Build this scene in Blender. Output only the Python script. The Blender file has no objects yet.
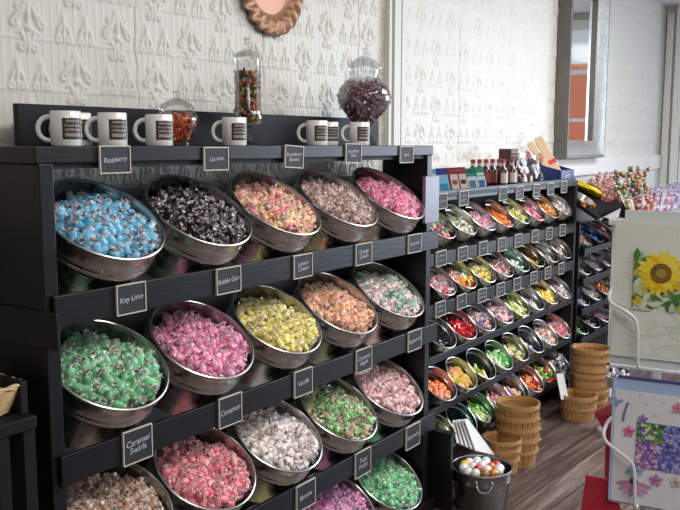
import bpy, math, random
import numpy as np
from mathutils import Vector, Matrix
random.seed(7); rng = np.random.default_rng(7)
PI = math.pi
COL = bpy.context.scene.collection
H = 1.55                                   # camera height; floor is z = 0

# ------------------------------------------------------------------ camera model
CF, CP, CT, CR = 852.6, .1303, .6034, -.0014
fwd = np.array([math.cos(CT)*math.cos(CP), math.sin(CT)*math.cos(CP), -math.sin(CP)])
rgt = np.array([math.sin(CT), -math.cos(CT), 0.])
dwn = np.cross(fwd, rgt)
_c, _s = math.cos(CR), math.sin(CR)
rgt, dwn = _c*rgt + _s*dwn, -_s*rgt + _c*dwn
def ray(x, y): return rgt*(x-340)/CF + dwn*(y-255)/CF + fwd
def at(x, y, Y):
    d = ray(x, y); return d*(Y/d[1]) + np.array([0, 0, H])
def atX(x, y, X):
    d = ray(x, y); return d*(X/d[0]) + np.array([0, 0, H])
def atZ(x, y, Z):
    d = ray(x, y); return d*((Z-H)/d[2]) + np.array([0, 0, H])
def px(P):
    q = np.asarray(P, float) - np.array([0, 0, H])
    z = q @ fwd
    return 340 + CF*(q@rgt)/z, 255 + CF*(q@dwn)/z, z
cam = bpy.data.cameras.new('camera'); camo = bpy.data.objects.new('camera', cam); COL.objects.link(camo)
cam.sensor_fit = 'HORIZONTAL'; cam.sensor_width = 36; cam.lens = CF/680*36
cam.clip_start = .02; cam.clip_end = 200
m = Matrix(((rgt[0], -dwn[0], -fwd[0], 0), (rgt[1], -dwn[1], -fwd[1], 0), (rgt[2], -dwn[2], -fwd[2], H), (0, 0, 0, 1)))
camo.matrix_world = m
cam.dof.use_dof = True; cam.dof.focus_distance = 2.6; cam.dof.aperture_fstop = 40
bpy.context.scene.camera = camo

# ------------------------------------------------------------------ materials
MATS = {}
def mat(name, color=(.8, .8, .8), rough=.5, metal=0., noise=0., nscale=40., bump=0., bscale=60., coat=0., attr=False,
        emit=None, spec=.5, color2=None, stretch=None, trans=0., sheen=0.):
    if name in MATS: return MATS[name]
    mt = bpy.data.materials.new(name); mt.use_nodes = True
    nt = mt.node_tree; b = nt.nodes['Principled BSDF']
    b.inputs['Base Color'].default_value = (*color, 1); b.inputs['Roughness'].default_value = rough
    b.inputs['Metallic'].default_value = metal; b.inputs['Specular IOR Level'].default_value = spec
    b.inputs['Coat Weight'].default_value = coat
    if trans: b.inputs['Transmission Weight'].default_value = trans
    if emit: b.inputs['Emission Color'].default_value = (*emit[0], 1); b.inputs['Emission Strength'].default_value = emit[1]
    N = nt.nodes.new; L = nt.links.new
    tc = N('ShaderNodeTexCoord'); mp = N('ShaderNodeMapping'); L(tc.outputs['Object'], mp.inputs['Vector'])
    if stretch: mp.inputs['Scale'].default_value = stretch
    src = None
    if attr:
        a = N('ShaderNodeAttribute'); a.attribute_name = 'Col'; src = a.outputs['Color']
        L(src, b.inputs['Base Color'])
    if noise or color2:
        n = N('ShaderNodeTexNoise'); n.inputs['Scale'].default_value = nscale; n.inputs['Detail'].default_value = 5
        L(mp.outputs['Vector'], n.inputs['Vector'])
        if color2:
            r = N('ShaderNodeValToRGB'); r.color_ramp.elements[0].position = .35; r.color_ramp.elements[1].position = .65
            r.color_ramp.elements[0].color = (*color, 1); r.color_ramp.elements[1].color = (*color2, 1)
            L(n.outputs['Fac'], r.inputs['Fac']); L(r.outputs['Color'], b.inputs['Base Color'])
        else:
            mr = N('ShaderNodeMapRange'); mr.inputs['To Min'].default_value = 1-noise; mr.inputs['To Max'].default_value = 1+noise
            L(n.outputs['Fac'], mr.inputs['Value'])
            mx = N('ShaderNodeMixRGB'); mx.blend_type = 'MULTIPLY'; mx.inputs['Fac'].default_value = 1
            mx.inputs['Color1'].default_value = (*color, 1)
            if src: L(src, mx.inputs['Color1'])
            L(mr.outputs['Result'], mx.inputs['Color2']); L(mx.outputs['Color'], b.inputs['Base Color'])
    if bump:
        n2 = N('ShaderNodeTexNoise'); n2.inputs['Scale'].default_value = bscale; n2.inputs['Detail'].default_value = 4
        L(mp.outputs['Vector'], n2.inputs['Vector'])
        bp = N('ShaderNodeBump'); bp.inputs['Strength'].default_value = bump; bp.inputs['Distance'].default_value = .004
        L(n2.outputs['Fac'], bp.inputs['Height']); L(bp.outputs['Normal'], b.inputs['Normal'])
    MATS[name] = mt; return mt

def glass_mat(name, tint=(1, 1, 1), refl=.9):
    if name in MATS: return MATS[name]
    mt = bpy.data.materials.new(name); mt.use_nodes = True; nt = mt.node_tree
    for n in list(nt.nodes): nt.nodes.remove(n)
    N = nt.nodes.new; L = nt.links.new
    o = N('ShaderNodeOutputMaterial'); t = N('ShaderNodeBsdfTransparent'); t.inputs['Color'].default_value = (*tint, 1)
    g = N('ShaderNodeBsdfGlossy'); g.inputs['Roughness'].default_value = .08
    lw = N('ShaderNodeLayerWeight'); lw.inputs['Blend'].default_value = .32
    mu = N('ShaderNodeMath'); mu.operation = 'MULTIPLY'; mu.inputs[1].default_value = refl
    mx = N('ShaderNodeMixShader'); L(lw.outputs['Fresnel'], mu.inputs[0]); L(mu.outputs['Value'], mx.inputs['Fac'])
    L(t.outputs[0], mx.inputs[1]); L(g.outputs[0], mx.inputs[2]); L(mx.outputs[0], o.inputs['Surface'])
    MATS[name] = mt; return mt

BLACK = mat('black_painted_wood', (.0075, .0068, .0088), .40, noise=.5, nscale=14, bump=.18, bscale=22, spec=.33, stretch=(.6, 6, 6))
BLACKD = mat('black_painted_wood_dull', (.007, .007, .008), .58, noise=.4, nscale=18, bump=.15, bscale=25, spec=.25)
GREYB = mat('charcoal_board', (.013, .013, .017), .55, spec=.2, noise=.5, nscale=9, bump=.15, bscale=30)
def galv(name, c):
    if name in MATS: return MATS[name]
    mt = mat(name, c, .3, 1., bump=.05, bscale=30)
    nt = mt.node_tree; b = nt.nodes['Principled BSDF']
    v = nt.nodes.new('ShaderNodeTexVoronoi'); v.inputs['Scale'].default_value = 45
    tc = nt.nodes.new('ShaderNodeTexCoord'); nt.links.new(tc.outputs['Object'], v.inputs['Vector'])
    mr = nt.nodes.new('ShaderNodeMapRange'); mr.inputs['To Min'].default_value = .17; mr.inputs['To Max'].default_value = .34
    nt.links.new(v.outputs['Color'], mr.inputs['Value']); nt.links.new(mr.outputs['Result'], b.inputs['Roughness'])
    return mt
GALV = galv('galvanized_steel', (.56, .56, .54))
GALVR = mat('rim_steel', (.46, .46, .44), .30, 1.)
WHITEP = mat('white_paint', (.80, .80, .77), .5, noise=.05, nscale=8)
TIN = mat('embossed_tin_white', (.645, .63, .58), .48, noise=.05, nscale=3)
CERAMIC = mat('white_ceramic', (.80, .80, .78), .18, coat=.4)
BROWNP = mat('brown_print', (.035, .016, .014), .4)
CREAM = mat('cream_print', (.62, .57, .53), .5)
CHALKB = mat('chalkboard_slate', (.018, .020, .026), .65, noise=.4, nscale=60)
CHALKF = mat('pale_wood_frame', (.55, .50, .41), .55, noise=.2, nscale=60)
CHALKW = mat('chalk', (.50, .52, .58), .9)
GLASS = glass_mat('clear_glass', (.94, .95, .95), .5)
PANE = glass_mat('window_glass', (.97, .99, 1), .6)
CANDY = mat('wrapped_candy', rough=.38, attr=True, coat=.35)
GLOSSY = mat('glossy_candy', rough=.2, attr=True, coat=.6)
PLAIN = mat('coloured_print', rough=.45, attr=True)

# ------------------------------------------------------------------ mesh helpers
class MB:
    def __init__(s): s.v = []; s.f = []; s.m = []; s.c = []; s.n = 0
    def add(s, V, F, mi=0, col=(1, 1, 1)):
        V = np.asarray(V, float).reshape(-1, 3)
        s.v.append(V); s.f += [tuple(i + s.n for i in f) for f in F]; s.m += [mi]*len(F)
        col = np.asarray(col, float)
        s.c.append(np.tile(col, (len(V), 1)) if col.ndim == 1 else col); s.n += len(V)
        return s
    def box(s, x0, x1, y0, y1, z0, z1, mi=0, col=(1, 1, 1), M=None):
        V = np.array([(x, y, z) for x in (x0, x1) for y in (y0, y1) for z in (z0, z1)], float)
        if M is not None: V = V @ np.array(M.to_3x3()).T + np.array(M.translation)
        return s.add(V, [(0, 1, 3, 2), (4, 6, 7, 5), (0, 4, 5, 1), (2, 3, 7, 6), (0, 2, 6, 4), (1, 5, 7, 3)], mi, col)
    def lathe(s, prof, n=32, mi=0, col=(1, 1, 1), a=1., b=1., M=None, cap=(False, False), arc=None):
        k = n if arc is None else n+1
        t = np.arange(k)/n*(2*PI if arc is None else arc)
        V = np.array([(r*a*math.cos(x), r*b*math.sin(x), z) for r, z in prof for x in t])
        F = []
        for i in range(len(prof)-1):
            for j in range(n):
                j2 = (j+1) % k
                F.append((i*k+j, i*k+j2, (i+1)*k+j2, (i+1)*k+j))
        if cap[0]: F.append(tuple(range(k))[::-1])
        if cap[1]: F.append(tuple(range((len(prof)-1)*k, len(prof)*k)))
        if M is not None: V = V @ np.array(M.to_3x3()).T + np.array(M.translation)
        return s.add(V, F, mi, col)
    def tube(s, pts, r, n=8, mi=0, col=(1, 1, 1), closed=False):
        P = np.array(pts, float); k = len(P); V = []; 
        rr = r if hasattr(r, '__len__') else [r]*k
        up = None
        for i in range(k):
            d = (P[(i+1) % k]-P[i-1]) if closed else (P[min(i+1, k-1)]-P[max(i-1, 0)])
            d = d/(np.linalg.norm(d)+1e-12)
            if up is None:
                up = np.array([0, 0, 1.]) if abs(d[2]) < .9 else np.array([1., 0, 0])
            u = up - d*(up@d); u /= np.linalg.norm(u)+1e-12; w = np.cross(d, u); up = u
            for j in range(n):
                a = 2*PI*j/n; V.append(P[i]+rr[i]*(math.cos(a)*u+math.sin(a)*w))
        F = []
        for i in range(k if closed else k-1):
            for j in range(n):
                F.append((i*n+j, i*n+(j+1) % n, ((i+1) % k)*n+(j+1) % n, ((i+1) % k)*n+j))
        if not closed: F += [tuple(range(n))[::-1], tuple(range((k-1)*n, k*n))]
        return s.add(V, F, mi, col)
    def sphere(s, c, r, nu=12, nv=8, mi=0, col=(1, 1, 1), sc=(1, 1, 1), M=None):
        V = []; 
        for i in range(nv+1):
            th = PI*i/nv
            for j in range(nu):
                ph = 2*PI*j/nu
                V.append((r*sc[0]*math.sin(th)*math.cos(ph), r*sc[1]*math.sin(th)*math.sin(ph), r*sc[2]*math.cos(th)))
        V = np.array(V)
        if M is not None: V = V @ np.array(M.to_3x3()).T
        V = V + np.array(c)
        F = [(i*nu+j, (i+1)*nu+j, (i+1)*nu+(j+1) % nu, i*nu+(j+1) % nu) for i in range(nv) for j in range(nu)]
        return s.add(V, F, mi, col)
    def poly(s, pts, mi=0, col=(1, 1, 1)): return s.add(pts, [tuple(range(len(pts)))], mi, col)
    def prism(s, pts, off, mi=0, col=(1, 1, 1)):
        P = np.array(pts, float); k = len(P); V = np.vstack([P, P+np.array(off)])
        F = [tuple(range(k))[::-1], tuple(range(k, 2*k))]+[(i, (i+1) % k, k+(i+1) % k, k+i) for i in range(k)]
        return s.add(V, F, mi, col)
    def mesh(s, name, mats, smooth=True, ang=40):
        V = np.vstack(s.v); me = bpy.data.meshes.new(name)
        me.from_pydata(V.tolist(), [], s.f)
        for x in (mats if isinstance(mats, (list, tuple)) else [mats]): me.materials.append(x)
        me.polygons.foreach_set('material_index', s.m)
        ca = me.color_attributes.new('Col', 'FLOAT_COLOR', 'POINT')
        C = np.hstack([np.vstack(s.c), np.ones((s.n, 1))]).astype(np.float32)
        ca.data.foreach_set('color', C.ravel())
        me.validate(); me.update()
        if smooth:
            me.polygons.foreach_set('use_smooth', [True]*len(me.polygons))
            me.set_sharp_from_angle(angle=math.radians(ang))
        return me
    def obj(s, name, mats, parent=None, bevel=0, **k):
        return link(name, s.mesh(name, mats, **k), parent, bevel)
def link(name, me, parent=None, bevel=0):
    o = bpy.data.objects.new(name, me); COL.objects.link(o)
    if parent is not None: o.parent = parent
    if bevel:
        b = o.modifiers.new('bevel', 'BEVEL'); b.width = bevel; b.segments = 2; b.limit_method = 'ANGLE'
    return o
def tag(o, label=None, cat=None, group=None, kind=None):
    if label: o['label'] = label
    if cat: o['category'] = cat
    if group: o['group'] = group
    if kind: o['kind'] = kind
    return o
def thing(name, label, cat, loc=(0, 0, 0), rot=(0, 0, 0), group=None):
    o = bpy.data.objects.new(name, None); COL.objects.link(o); o.location = loc; o.rotation_euler = rot
    o.empty_display_size = .02
    return tag(o, label, cat, group)
def boxobj(name, b, m, parent=None, bevel=0):
    return MB().box(*b).obj(name, m, parent, bevel, smooth=False)
def struct(o): o['kind'] = 'structure'; return o
def clone(o, parent=None):
    c = o.copy(); COL.objects.link(c)
    if parent is not None: c.parent = parent
    return c
def clone_tree(o, loc, rot=None):
    kids = list(o.children); c = clone(o); c.location = loc
    if rot is not None: c.rotation_euler = rot
    for k in kids:
        kc = clone(k, c)
        for g in list(k.children): clone(g, kc)
    return c
_fonts = {}
def text_mesh(txt, size, spacing=.9, align='CENTER', shear=0., bold=0.):
    cu = bpy.data.curves.new('t', 'FONT'); cu.body = txt; cu.size = size; cu.align_x = align; cu.align_y = 'CENTER'
    cu.space_line = spacing; cu.shear = shear; cu.offset = bold; cu.resolution_u = 3
    ob = bpy.data.objects.new('t', cu); COL.objects.link(ob)
    dg = bpy.context.evaluated_depsgraph_get(); dg.update()
    me = bpy.data.meshes.new_from_object(ob.evaluated_get(dg))
    V = np.zeros(len(me.vertices)*3); me.vertices.foreach_get('co', V); V = V.reshape(-1, 3)
    F = [tuple(p.vertices) for p in me.polygons]
    bpy.data.objects.remove(ob); bpy.data.curves.remove(cu); bpy.data.meshes.remove(me)
    return V, F
ORD = ['first', 'second', 'third', 'fourth', 'fifth', 'sixth', 'seventh', 'eighth', 'ninth']
def jit(c, a): return tuple(np.clip(np.array(c)*(1+rng.uniform(-a, a)), 0, 1))

# ================================================================== SETTING
WY = 1.97                                   # tin-clad wall plane
EX = 7.82                                   # end wall plane
# floor
fm = bpy.data.materials.new('plank_floor'); fm.use_nodes = True; nt = fm.node_tree; B = nt.nodes['Principled BSDF']
N = nt.nodes.new; L = nt.links.new
tc = N('ShaderNodeTexCoord'); mp = N('ShaderNodeMapping'); L(tc.outputs['Object'], mp.inputs['Vector'])
mp.inputs['Rotation'].default_value = (0, 0, math.radians(4.6))
br = N('ShaderNodeTexBrick'); br.inputs['Scale'].default_value = 1; br.inputs['Brick Width'].default_value = 1.2
br.inputs['Row Height'].default_value = .125; br.inputs['Mortar Size'].default_value = .0018; br.offset = .37
br.inputs['Color1'].default_value = (.15, .15, .15, 1); br.inputs['Color2'].default_value = (.85, .85, .85, 1); br.inputs['Mortar'].default_value = (0, 0, 0, 1)
L(mp.outputs['Vector'], br.inputs['Vector'])
mp2 = N('ShaderNodeMapping'); mp2.inputs['Scale'].default_value = (1.6, 26, 1); L(mp.outputs['Vector'], mp2.inputs['Vector'])
ad = N('ShaderNodeVectorMath'); ad.operation = 'ADD'; sc_ = N('ShaderNodeVectorMath'); sc_.operation = 'SCALE'; sc_.inputs['Scale'].default_value = 9
L(br.outputs['Color'], sc_.inputs[0]); L(mp2.outputs['Vector'], ad.inputs[0]); L(sc_.outputs['Vector'], ad.inputs[1])
nz = N('ShaderNodeTexNoise'); nz.inputs['Scale'].default_value = 1.2; nz.inputs['Detail'].default_value = 7; nz.inputs['Roughness'].default_value = .65
L(ad.outputs['Vector'], nz.inputs['Vector'])
rp = N('ShaderNodeValToRGB'); e = rp.color_ramp.elements
e[0].position = .28; e[0].color = (.035, .021, .019, 1); e[1].position = .75; e[1].color = (.30, .235, .21, 1)
q = e.new(.5); q.color = (.11, .072, .064, 1)
L(nz.outputs['Fac'], rp.inputs['Fac'])
mx = N('ShaderNodeMixRGB'); mx.blend_type = 'MULTIPLY'; mx.inputs['Fac'].default_value = .6
mr = N('ShaderNodeMapRange'); mr.inputs['To Min'].default_value = .45; mr.inputs['To Max'].default_value = 1.35
L(br.outputs['Color'], mr.inputs['Value']); L(rp.outputs['Color'], mx.inputs['Color1']); L(mr.outputs['Result'], mx.inputs['Color2'])
mm = N('ShaderNodeMixRGB'); mm.inputs['Color2'].default_value = (.015, .01, .01, 1); L(br.outputs['Fac'], mm.inputs['Fac']); L(mx.outputs['Color'], mm.inputs['Color1'])
L(mm.outputs['Color'], B.inputs['Base Color']); B.inputs['Roughness'].default_value = .42
bp = N('ShaderNodeBump'); bp.inputs['Strength'].default_value = .15; bp.inputs['Distance'].default_value = .003; L(nz.outputs['Fac'], bp.inputs['Height']); L(bp.outputs['Normal'], B.inputs['Normal'])
MATS['plank_floor'] = fm
fl = struct(boxobj('floor', (-2.5, EX+.1, -8.0, WY+.05, -.05, 0), fm))  # carried on unseen behind the camera so the black lips reflect dark floor
CEIL = 2.72
struct(boxobj('ceiling', (-2.5, EX+.1, -3.2, WY+.05, CEIL, CEIL+.05), mat('ceiling_paint', (.78, .77, .77), .7, noise=.03)))

# embossed tin wall : relief computed on a fine grid
def relief(x, z):
    h = np.zeros_like(x)
    P, Q = .30, .262                         # repeat along the wall, two staggered rows per repeat height
    def blob(u, w, cu, cw, su, sw, ang=0.):
        c, s = math.cos(ang), math.sin(ang)
        du, dw = u-cu, w-cw
        a, b = c*du+s*dw, -s*du+c*dw
        return np.exp(-((a/su)**2+(b/sw)**2)**1.6)
    def ring(u, w, cu, cw, r, t):
        d = np.hypot(u-cu, w-cw)-r
        return np.exp(-(d/t)**2)
    def big(u, w):                           # tall palmette, about .13 high
        u = u/1.14; w = w/1.08
        g = blob(u, w, 0, .030, .008, .034)
        for sg in (-1, 1):
            g = np.maximum(g, .95*blob(u, w, sg*.016, .030, .0065, .026, sg*.38))
            g = np.maximum(g, .9*blob(u, w, sg*.029, .020, .0065, .019, sg*.8))
            g = np.maximum(g, .8*ring(u, w, sg*.036, .002, .008, .0042))
            g = np.maximum(g, .8*blob(u, w, sg*.012, -.034, .005, .024, -sg*.35))
            g = np.maximum(g, .75*ring(u, w, sg*.017, -.055, .007, .0038))
        for sg in (-1, 1):
            g = np.maximum(g, .7*blob(u, w, sg*.008, .052, .0045, .014, sg*.3)); g = np.maximum(g, .75*ring(u, w, sg*.024, .040, .006, .0034)); g = np.maximum(g, .7*blob(u, w, sg*.022, -.018, .004, .014, sg*1.1))
        g = np.maximum(g, blob(u, w, 0, -.008, .012, .008))
        g = np.maximum(g, .9*blob(u, w, 0, -.045, .006, .022))
        return g
    def small(u, w):                         # small fleur
        u = u/1.14; w = w/1.12
        g = blob(u, w, 0, .018, .007, .026)
        for sg in (-1, 1):
            g = np.maximum(g, .9*blob(u, w, sg*.013, .004, .005, .018, sg*.45))
            g = np.maximum(g, .8*ring(u, w, sg*.016, -.020, .0065, .0038))
        g = np.maximum(g, .8*blob(u, w, 0, -.016, .004, .014))
        return g
    for row in (0, 1):
        u = (x - 1.417 - row*P/2 + P/2) % P - P/2
        w = (z - (1.857 - row*Q/2) + Q/2) % Q - Q/2
        h = np.maximum(h, big(u, w))
        for sg in (-1, 1):
            u2 = (x - 1.417 - row*P/2 - P/2 - sg*.037 + P/2) % P - P/2
            h = np.maximum(h, .85*small(u2, w+.006))
        ww = (z - (1.857 - row*Q/2 - .036) + Q/2) % Q - Q/2
        h = np.maximum(h, .40*np.exp(-(ww/.0028)**2))
    rods = (x - 1.417 + .0125) % .025 - .0125
    h = np.maximum(h, .20*np.exp(-(rods/.0024)**2))
    h = .0074*h
    # dents and sheet seams
    h += .0016*np.sin(x*5.1+1.3*np.sin(z*4))*np.sin(z*6.3+x)
    for sx in (1.788, 2.378, 2.99, 3.9, 4.5):
        d = x - sx - .004*np.sin(z*23) - .003*np.sin(z*61)
        h -= .006*np.exp(-(d/.003)**2)
    return h
def tin_panel(name, x0, x1, z0, z1, stx, stz):
    xs = np.linspace(x0, x1, int((x1-x0)/stx)+1); zs = np.linspace(z0, z1, int((z1-z0)/stz)+1)
    X, Z = np.meshgrid(xs, zs); Y = WY - relief(X, Z)
    V = np.stack([X, Y, Z], -1).reshape(-1, 3); nx, nz_ = len(xs), len(zs)
    i = np.arange((nx-1)*(nz_-1)); r, c = i//(nx-1), i % (nx-1); a = r*nx+c
    F = np.stack([a, a+1, a+nx+1, a+nx], 1)
    me = bpy.data.meshes.new(name); me.vertices.add(len(V)); me.vertices.foreach_set('co', V.ravel())
    me.loops.add(F.size); me.loops.foreach_set('vertex_index', F.ravel().astype(np.int32))
    me.polygons.add(len(F)); me.polygons.foreach_set('loop_start', (np.arange(len(F))*4).astype(np.int32))
    me.polygons.foreach_set('use_smooth', [True]*len(F)); me.materials.append(TIN); me.update(); me.validate()
    return link(name, me)
wall = struct(tin_panel('wall_back', .3, 3.3, 1.32, CEIL-.001, .0036, .0040))
w2 = tin_panel('upper_sheet', 3.3, EX, 1.44, CEIL-.001, .0056, .0056); w2.parent = wall
wl = boxobj('lower_wall', (-2.5, 3.3, WY+.004, WY+.05, 0, 1.36), mat('lower_wall_shaded', (.30, .30, .31), .6), wall)  # shadow on the lower wall put into its darker grey
bk = boxobj('wall_backing', (-2.5, EX, WY+.02, WY+.06, 1.2, CEIL), WHITEP, wall)
# beadboard wainscot + chair rail
wb = MB()
xb = 3.3
while xb < EX-.02:
    wb.box(xb, min(xb+.26, EX), WY-.012, WY+.03, 0, 1.40); xb += .27
wb.box(3.3, EX, WY-.006, WY+.03, 0, 1.40)
struct(wb.obj('wall_wainscot', mat('wainscot_paint', (.70, .70, .68), .5, noise=.05), smooth=False))
struct(boxobj('trim_1', (3.3, EX, WY-.03, WY, 1.335, 1.452), mat('chair_rail_paint', (.74, .74, .73), .45, noise=.04, nscale=5), None, .004))
# pilaster trim between the tin panels
tm = MB()
for a, b, d in ((3.185, 3.205, .03), (3.205, 3.222, .016), (3.222, 3.275, .034), (3.275, 3.292, .016), (3.292, 3.325, .03)):
    tm.box(a, b, WY-d, WY+.01, 1.2, CEIL)
struct(tm.obj('trim_2', mat('pilaster_paint', (.62, .62, .56), .5, noise=.06, nscale=6), smooth=False))
struct(boxobj('baseboard_back', (-2.5, EX, WY-.02, WY, 0, .12), BLACKD))
# end wall with shop window
we = MB()
we.box(EX, EX+.12, -3.2, 1.85, 0, .55); we.box(EX, EX+.12, -3.2, 1.85, 2.62, CEIL)
we.box(EX, EX+.12, 1.78, WY+.05, 0, CEIL); we.box(EX, EX+.12, -3.2, -2.6, .55, 2.62)
struct(we.obj('wall_right', mat('end_wall_paint', (.66, .64, .57), .5, noise=.05), smooth=False))
fr = MB()
fr.box(EX-.03, EX+.02, 1.90, 1.955, 1.0, 2.66)
fr.box(EX-.06, EX+.04, 1.80, 1.87, .5, CEIL)
fr.box(EX-.08, EX+.06, 1.75, 1.79, .5, 2.66)
fr.box(EX-.05, EX+.05, -2.62, 1.80, .50, .58); fr.box(EX-.05, EX+.05, -2.62, 1.80, 2.58, 2.66)
for yy in (.30, -1.2): fr.box(EX-.04, EX+.05, yy-.03, yy+.03, .55, 2.62)
fr.box(EX-.03, EX+.04, -2.62, 1.80, 2.18, 2.22)
wn = struct(fr.obj('window_1', WHITEP, smooth=False))
boxobj('pane', (EX+.06, EX+.066, -2.6, 1.78, .56, 2.62), PANE, wn)
# outside
struct(boxobj('ground', (EX+.12, 40, -30, 30, -.2, -.05), mat('pavement', (.55, .55, .55), .8, noise=.1)))

# ================================================================== BLACK CANDY RACK (near)
S = 1.1
FY = 1.65; LY = 1.636
NX0, NX1 = 1.201, 3.045
Zc = [-.0, -.3185*S, -.6685*S, -1.0146*S, -1.495]          # lip tops, camera relative
rack = thing('candy_display_rack', 'tall black painted wooden rack holding rows of large galvanized tubs of wrapped taffy', 'display rack', (1.2, FY, 0))
def rk(name, mb_or_box, m=BLACK, bevel=.003, parent=None):
    if isinstance(mb_or_box, tuple): mb_or_box = MB().box(*mb_or_box)
    for i in range(len(mb_or_box.v)):
        mb_or_box.v[i] = mb_or_box.v[i] - np.array([1.2, FY, 0]) if parent is None else mb_or_box.v[i]
    return mb_or_box.obj(name, m, parent or rack, bevel, smooth=False)
rk('side_panel', (NX0, NX0+.039, FY, 1.86, 0, H-.047))
rk('side_panel', (NX1-.039, NX1, FY, 1.86, 0, H-.047))
rk('top_board', (1.193, 3.055, FY, 1.865, H-.047, H-.008), BLACK, .003)
rk('top_rail', (NX0+.039, NX1-.039, FY+.012, FY+.03, H-.060, H-.047), BLACKD, 0)
rk('back_board', (1.29, 2.953, 1.845, 1.865, H-.008, H+.096), GREYB, .002)
for i in range(1, 5):
    zt = H+Zc[i]; zb = zt-.0755 if i < 4 else zt-.055
    rk('shelf_lip', (1.217, 3.087, LY, FY-.001, max(zb, .005), zt), BLACK, .003)
    # open shelf: a narrow ledge behind the lip and a rear bearer carry the tubs
    zl = max(zt-.0745, .004)
    rk('shelf_ledge', (NX0+.0395, NX1-.0395, FY, FY+.045, zl, zl+.012), BLACKD, 0)
    if i < 4: rk('rear_bearer', (NX0+.0395, NX1-.0395, 1.922, 1.9445, zt+.055, zt+.085), BLACKD, 0)
    rk('back_panel', (NX0+.01, NX1-.01, 1.945, 1.957, zt+.06 if i < 4 else .05, zt+(.235 if i > 1 else .218)), mat('back_panel_grey', (.06, .06, .058), .4, noise=.3, nscale=8), 0)
rk('corner_plate', (2.967, 3.082, LY-.001, FY-.0005, H-.316, H-.129), mat('window_lit_board', (.16, .145, .19), .38, noise=.25, nscale=14), .002)  # lavender grey is the window light on black wood, put into the colour
rk('side_rail', (1.192, 1.2005, 1.60, 1.86, H-.47, H-.385), BLACK, .002)

# ------------------------------------------------------------------ tubs
def tub_meshes(a, b, depth, key, body_mat, inner_ring=False):
    n = 44
    prof = [(1.0, 0), (.990, -.018), (.972, -.042), (.992, -.048), (.992, -.053), (.966, -.060), (.984, -.066), (.984, -.071), (.955, -.078),
            (.86, -depth), (.0, -depth)]
    inner = [(.0, -depth+.004), (.845, -depth+.004), (.975, -.015), (.992, 0)]
    mb = MB(); mb.lathe(prof, n, a=a, b=b); mb.lathe(inner, n, a=a, b=b)
    body = mb.mesh('body', body_mat)
    t = np.linspace(0, 2*PI, n, endpoint=False)
    rim = MB().tube(np.stack([a*np.cos(t), b*np.sin(t), 0*t], 1), .0042 if a > .12 else .0030, 7, closed=True)
    ring = None
    if inner_ring:
        s = .90
        ring = MB().tube(np.stack([a*s*np.cos(t), b*s*np.sin(t), 0*t-.024], 1), .0022, 5, closed=True).mesh('inner_ring', GALVR)
    return body, rim.mesh('rim', GALVR), ring

TA, TB_, TAU = .1640, .1569, .6398
TUBX = [1.427+.3458*c for c in range(5)]; TUBY = 1.708
TUBZ = [H-.189, H-.5632, H-.9482, H-1.330]
def tubM(x, y, z, tau): return Matrix.Translation((x, y, z)) @ Matrix.Rotation(tau, 4, 'X')

FLAV = [  # body colour, second body colour, wrapper colours, flavour words
 [((.14, .52, .78), (.22, .62, .85), [(.75, .70, .74), (.55, .38, .40), (.25, .12, .14)], 'sky blue taffy'),
  ((.010, .006, .009), (.022, .012, .018), [(.82, .70, .74), (.60, .48, .52), (.03, .02, .03)], 'black licorice taffy'),
  ((.88, .52, .25), (.80, .20, .24), [(.90, .78, .60), (.85, .55, .50), (.92, .85, .74)], 'pink and yellow taffy'),
  ((.55, .36, .30), (.34, .19, .16), [(.82, .72, .68), (.62, .46, .42), (.30, .17, .15)], 'brown and cream taffy'),
  ((.80, .16, .34), (.72, .10, .26), [(.86, .50, .60), (.80, .36, .46), (.90, .70, .74)], 'deep pink taffy')],
 [((.17, .52, .25), (.10, .43, .17), [(.62, .66, .58), (.70, .62, .60), (.34, .18, .20)], 'green taffy'),
  ((.84, .26, .46), (.76, .20, .40), [(.92, .62, .70), (.86, .48, .58), (.62, .26, .36)], 'rose pink taffy'),
  ((.82, .70, .16), (.76, .62, .10), [(.90, .86, .60), (.86, .80, .66), (.80, .66, .52)], 'lemon yellow taffy'),
  ((.90, .46, .24), (.82, .38, .20), [(.92, .72, .62), (.88, .60, .50), (.70, .40, .34)], 'peach taffy'),
  ((.80, .62, .60), (.12, .45, .28), [(.88, .78, .76), (.78, .52, .56), (.30, .18, .24)], 'assorted coloured taffy')],
 [((.50, .30, .20), (.36, .18, .10), [(.72, .56, .50), (.58, .42, .38), (.80, .70, .64)], 'caramel brown taffy'),
  ((.80, .22, .26), (.72, .16, .22), [(.88, .54, .56), (.80, .40, .42), (.92, .70, .70)], 'cinnamon rose taffy'),
  ((.84, .76, .72), (.88, .82, .78), [(.80, .66, .64), (.74, .52, .52), (.60, .36, .38)], 'creamy white taffy'),
  ((.22, .50, .16), (.52, .34, .20), [(.66, .60, .46), (.54, .34, .28), (.24, .14, .10)], 'green and brown taffy'),
  ((.88, .58, .58), (.84, .46, .48), [(.90, .74, .72), (.82, .54, .54), (.66, .34, .36)], 'pale pink taffy')],
 [None, None, ((.86, .74, .30), (.80, .62, .20), [(.90, .84, .62), (.86, .76, .60), (.7, .5, .4)], 'banana yellow taffy'),
  ((.66, .20, .46), (.58, .16, .40), [(.82, .52, .68), (.76, .40, .56), (.86, .66, .74)], 'violet pink taffy'),
  ((.14, .56, .22), (.10, .48, .18), [(.68, .76, .66), (.76, .74, .70), (.36, .24, .24)], 'mint green taffy')]]

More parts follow.
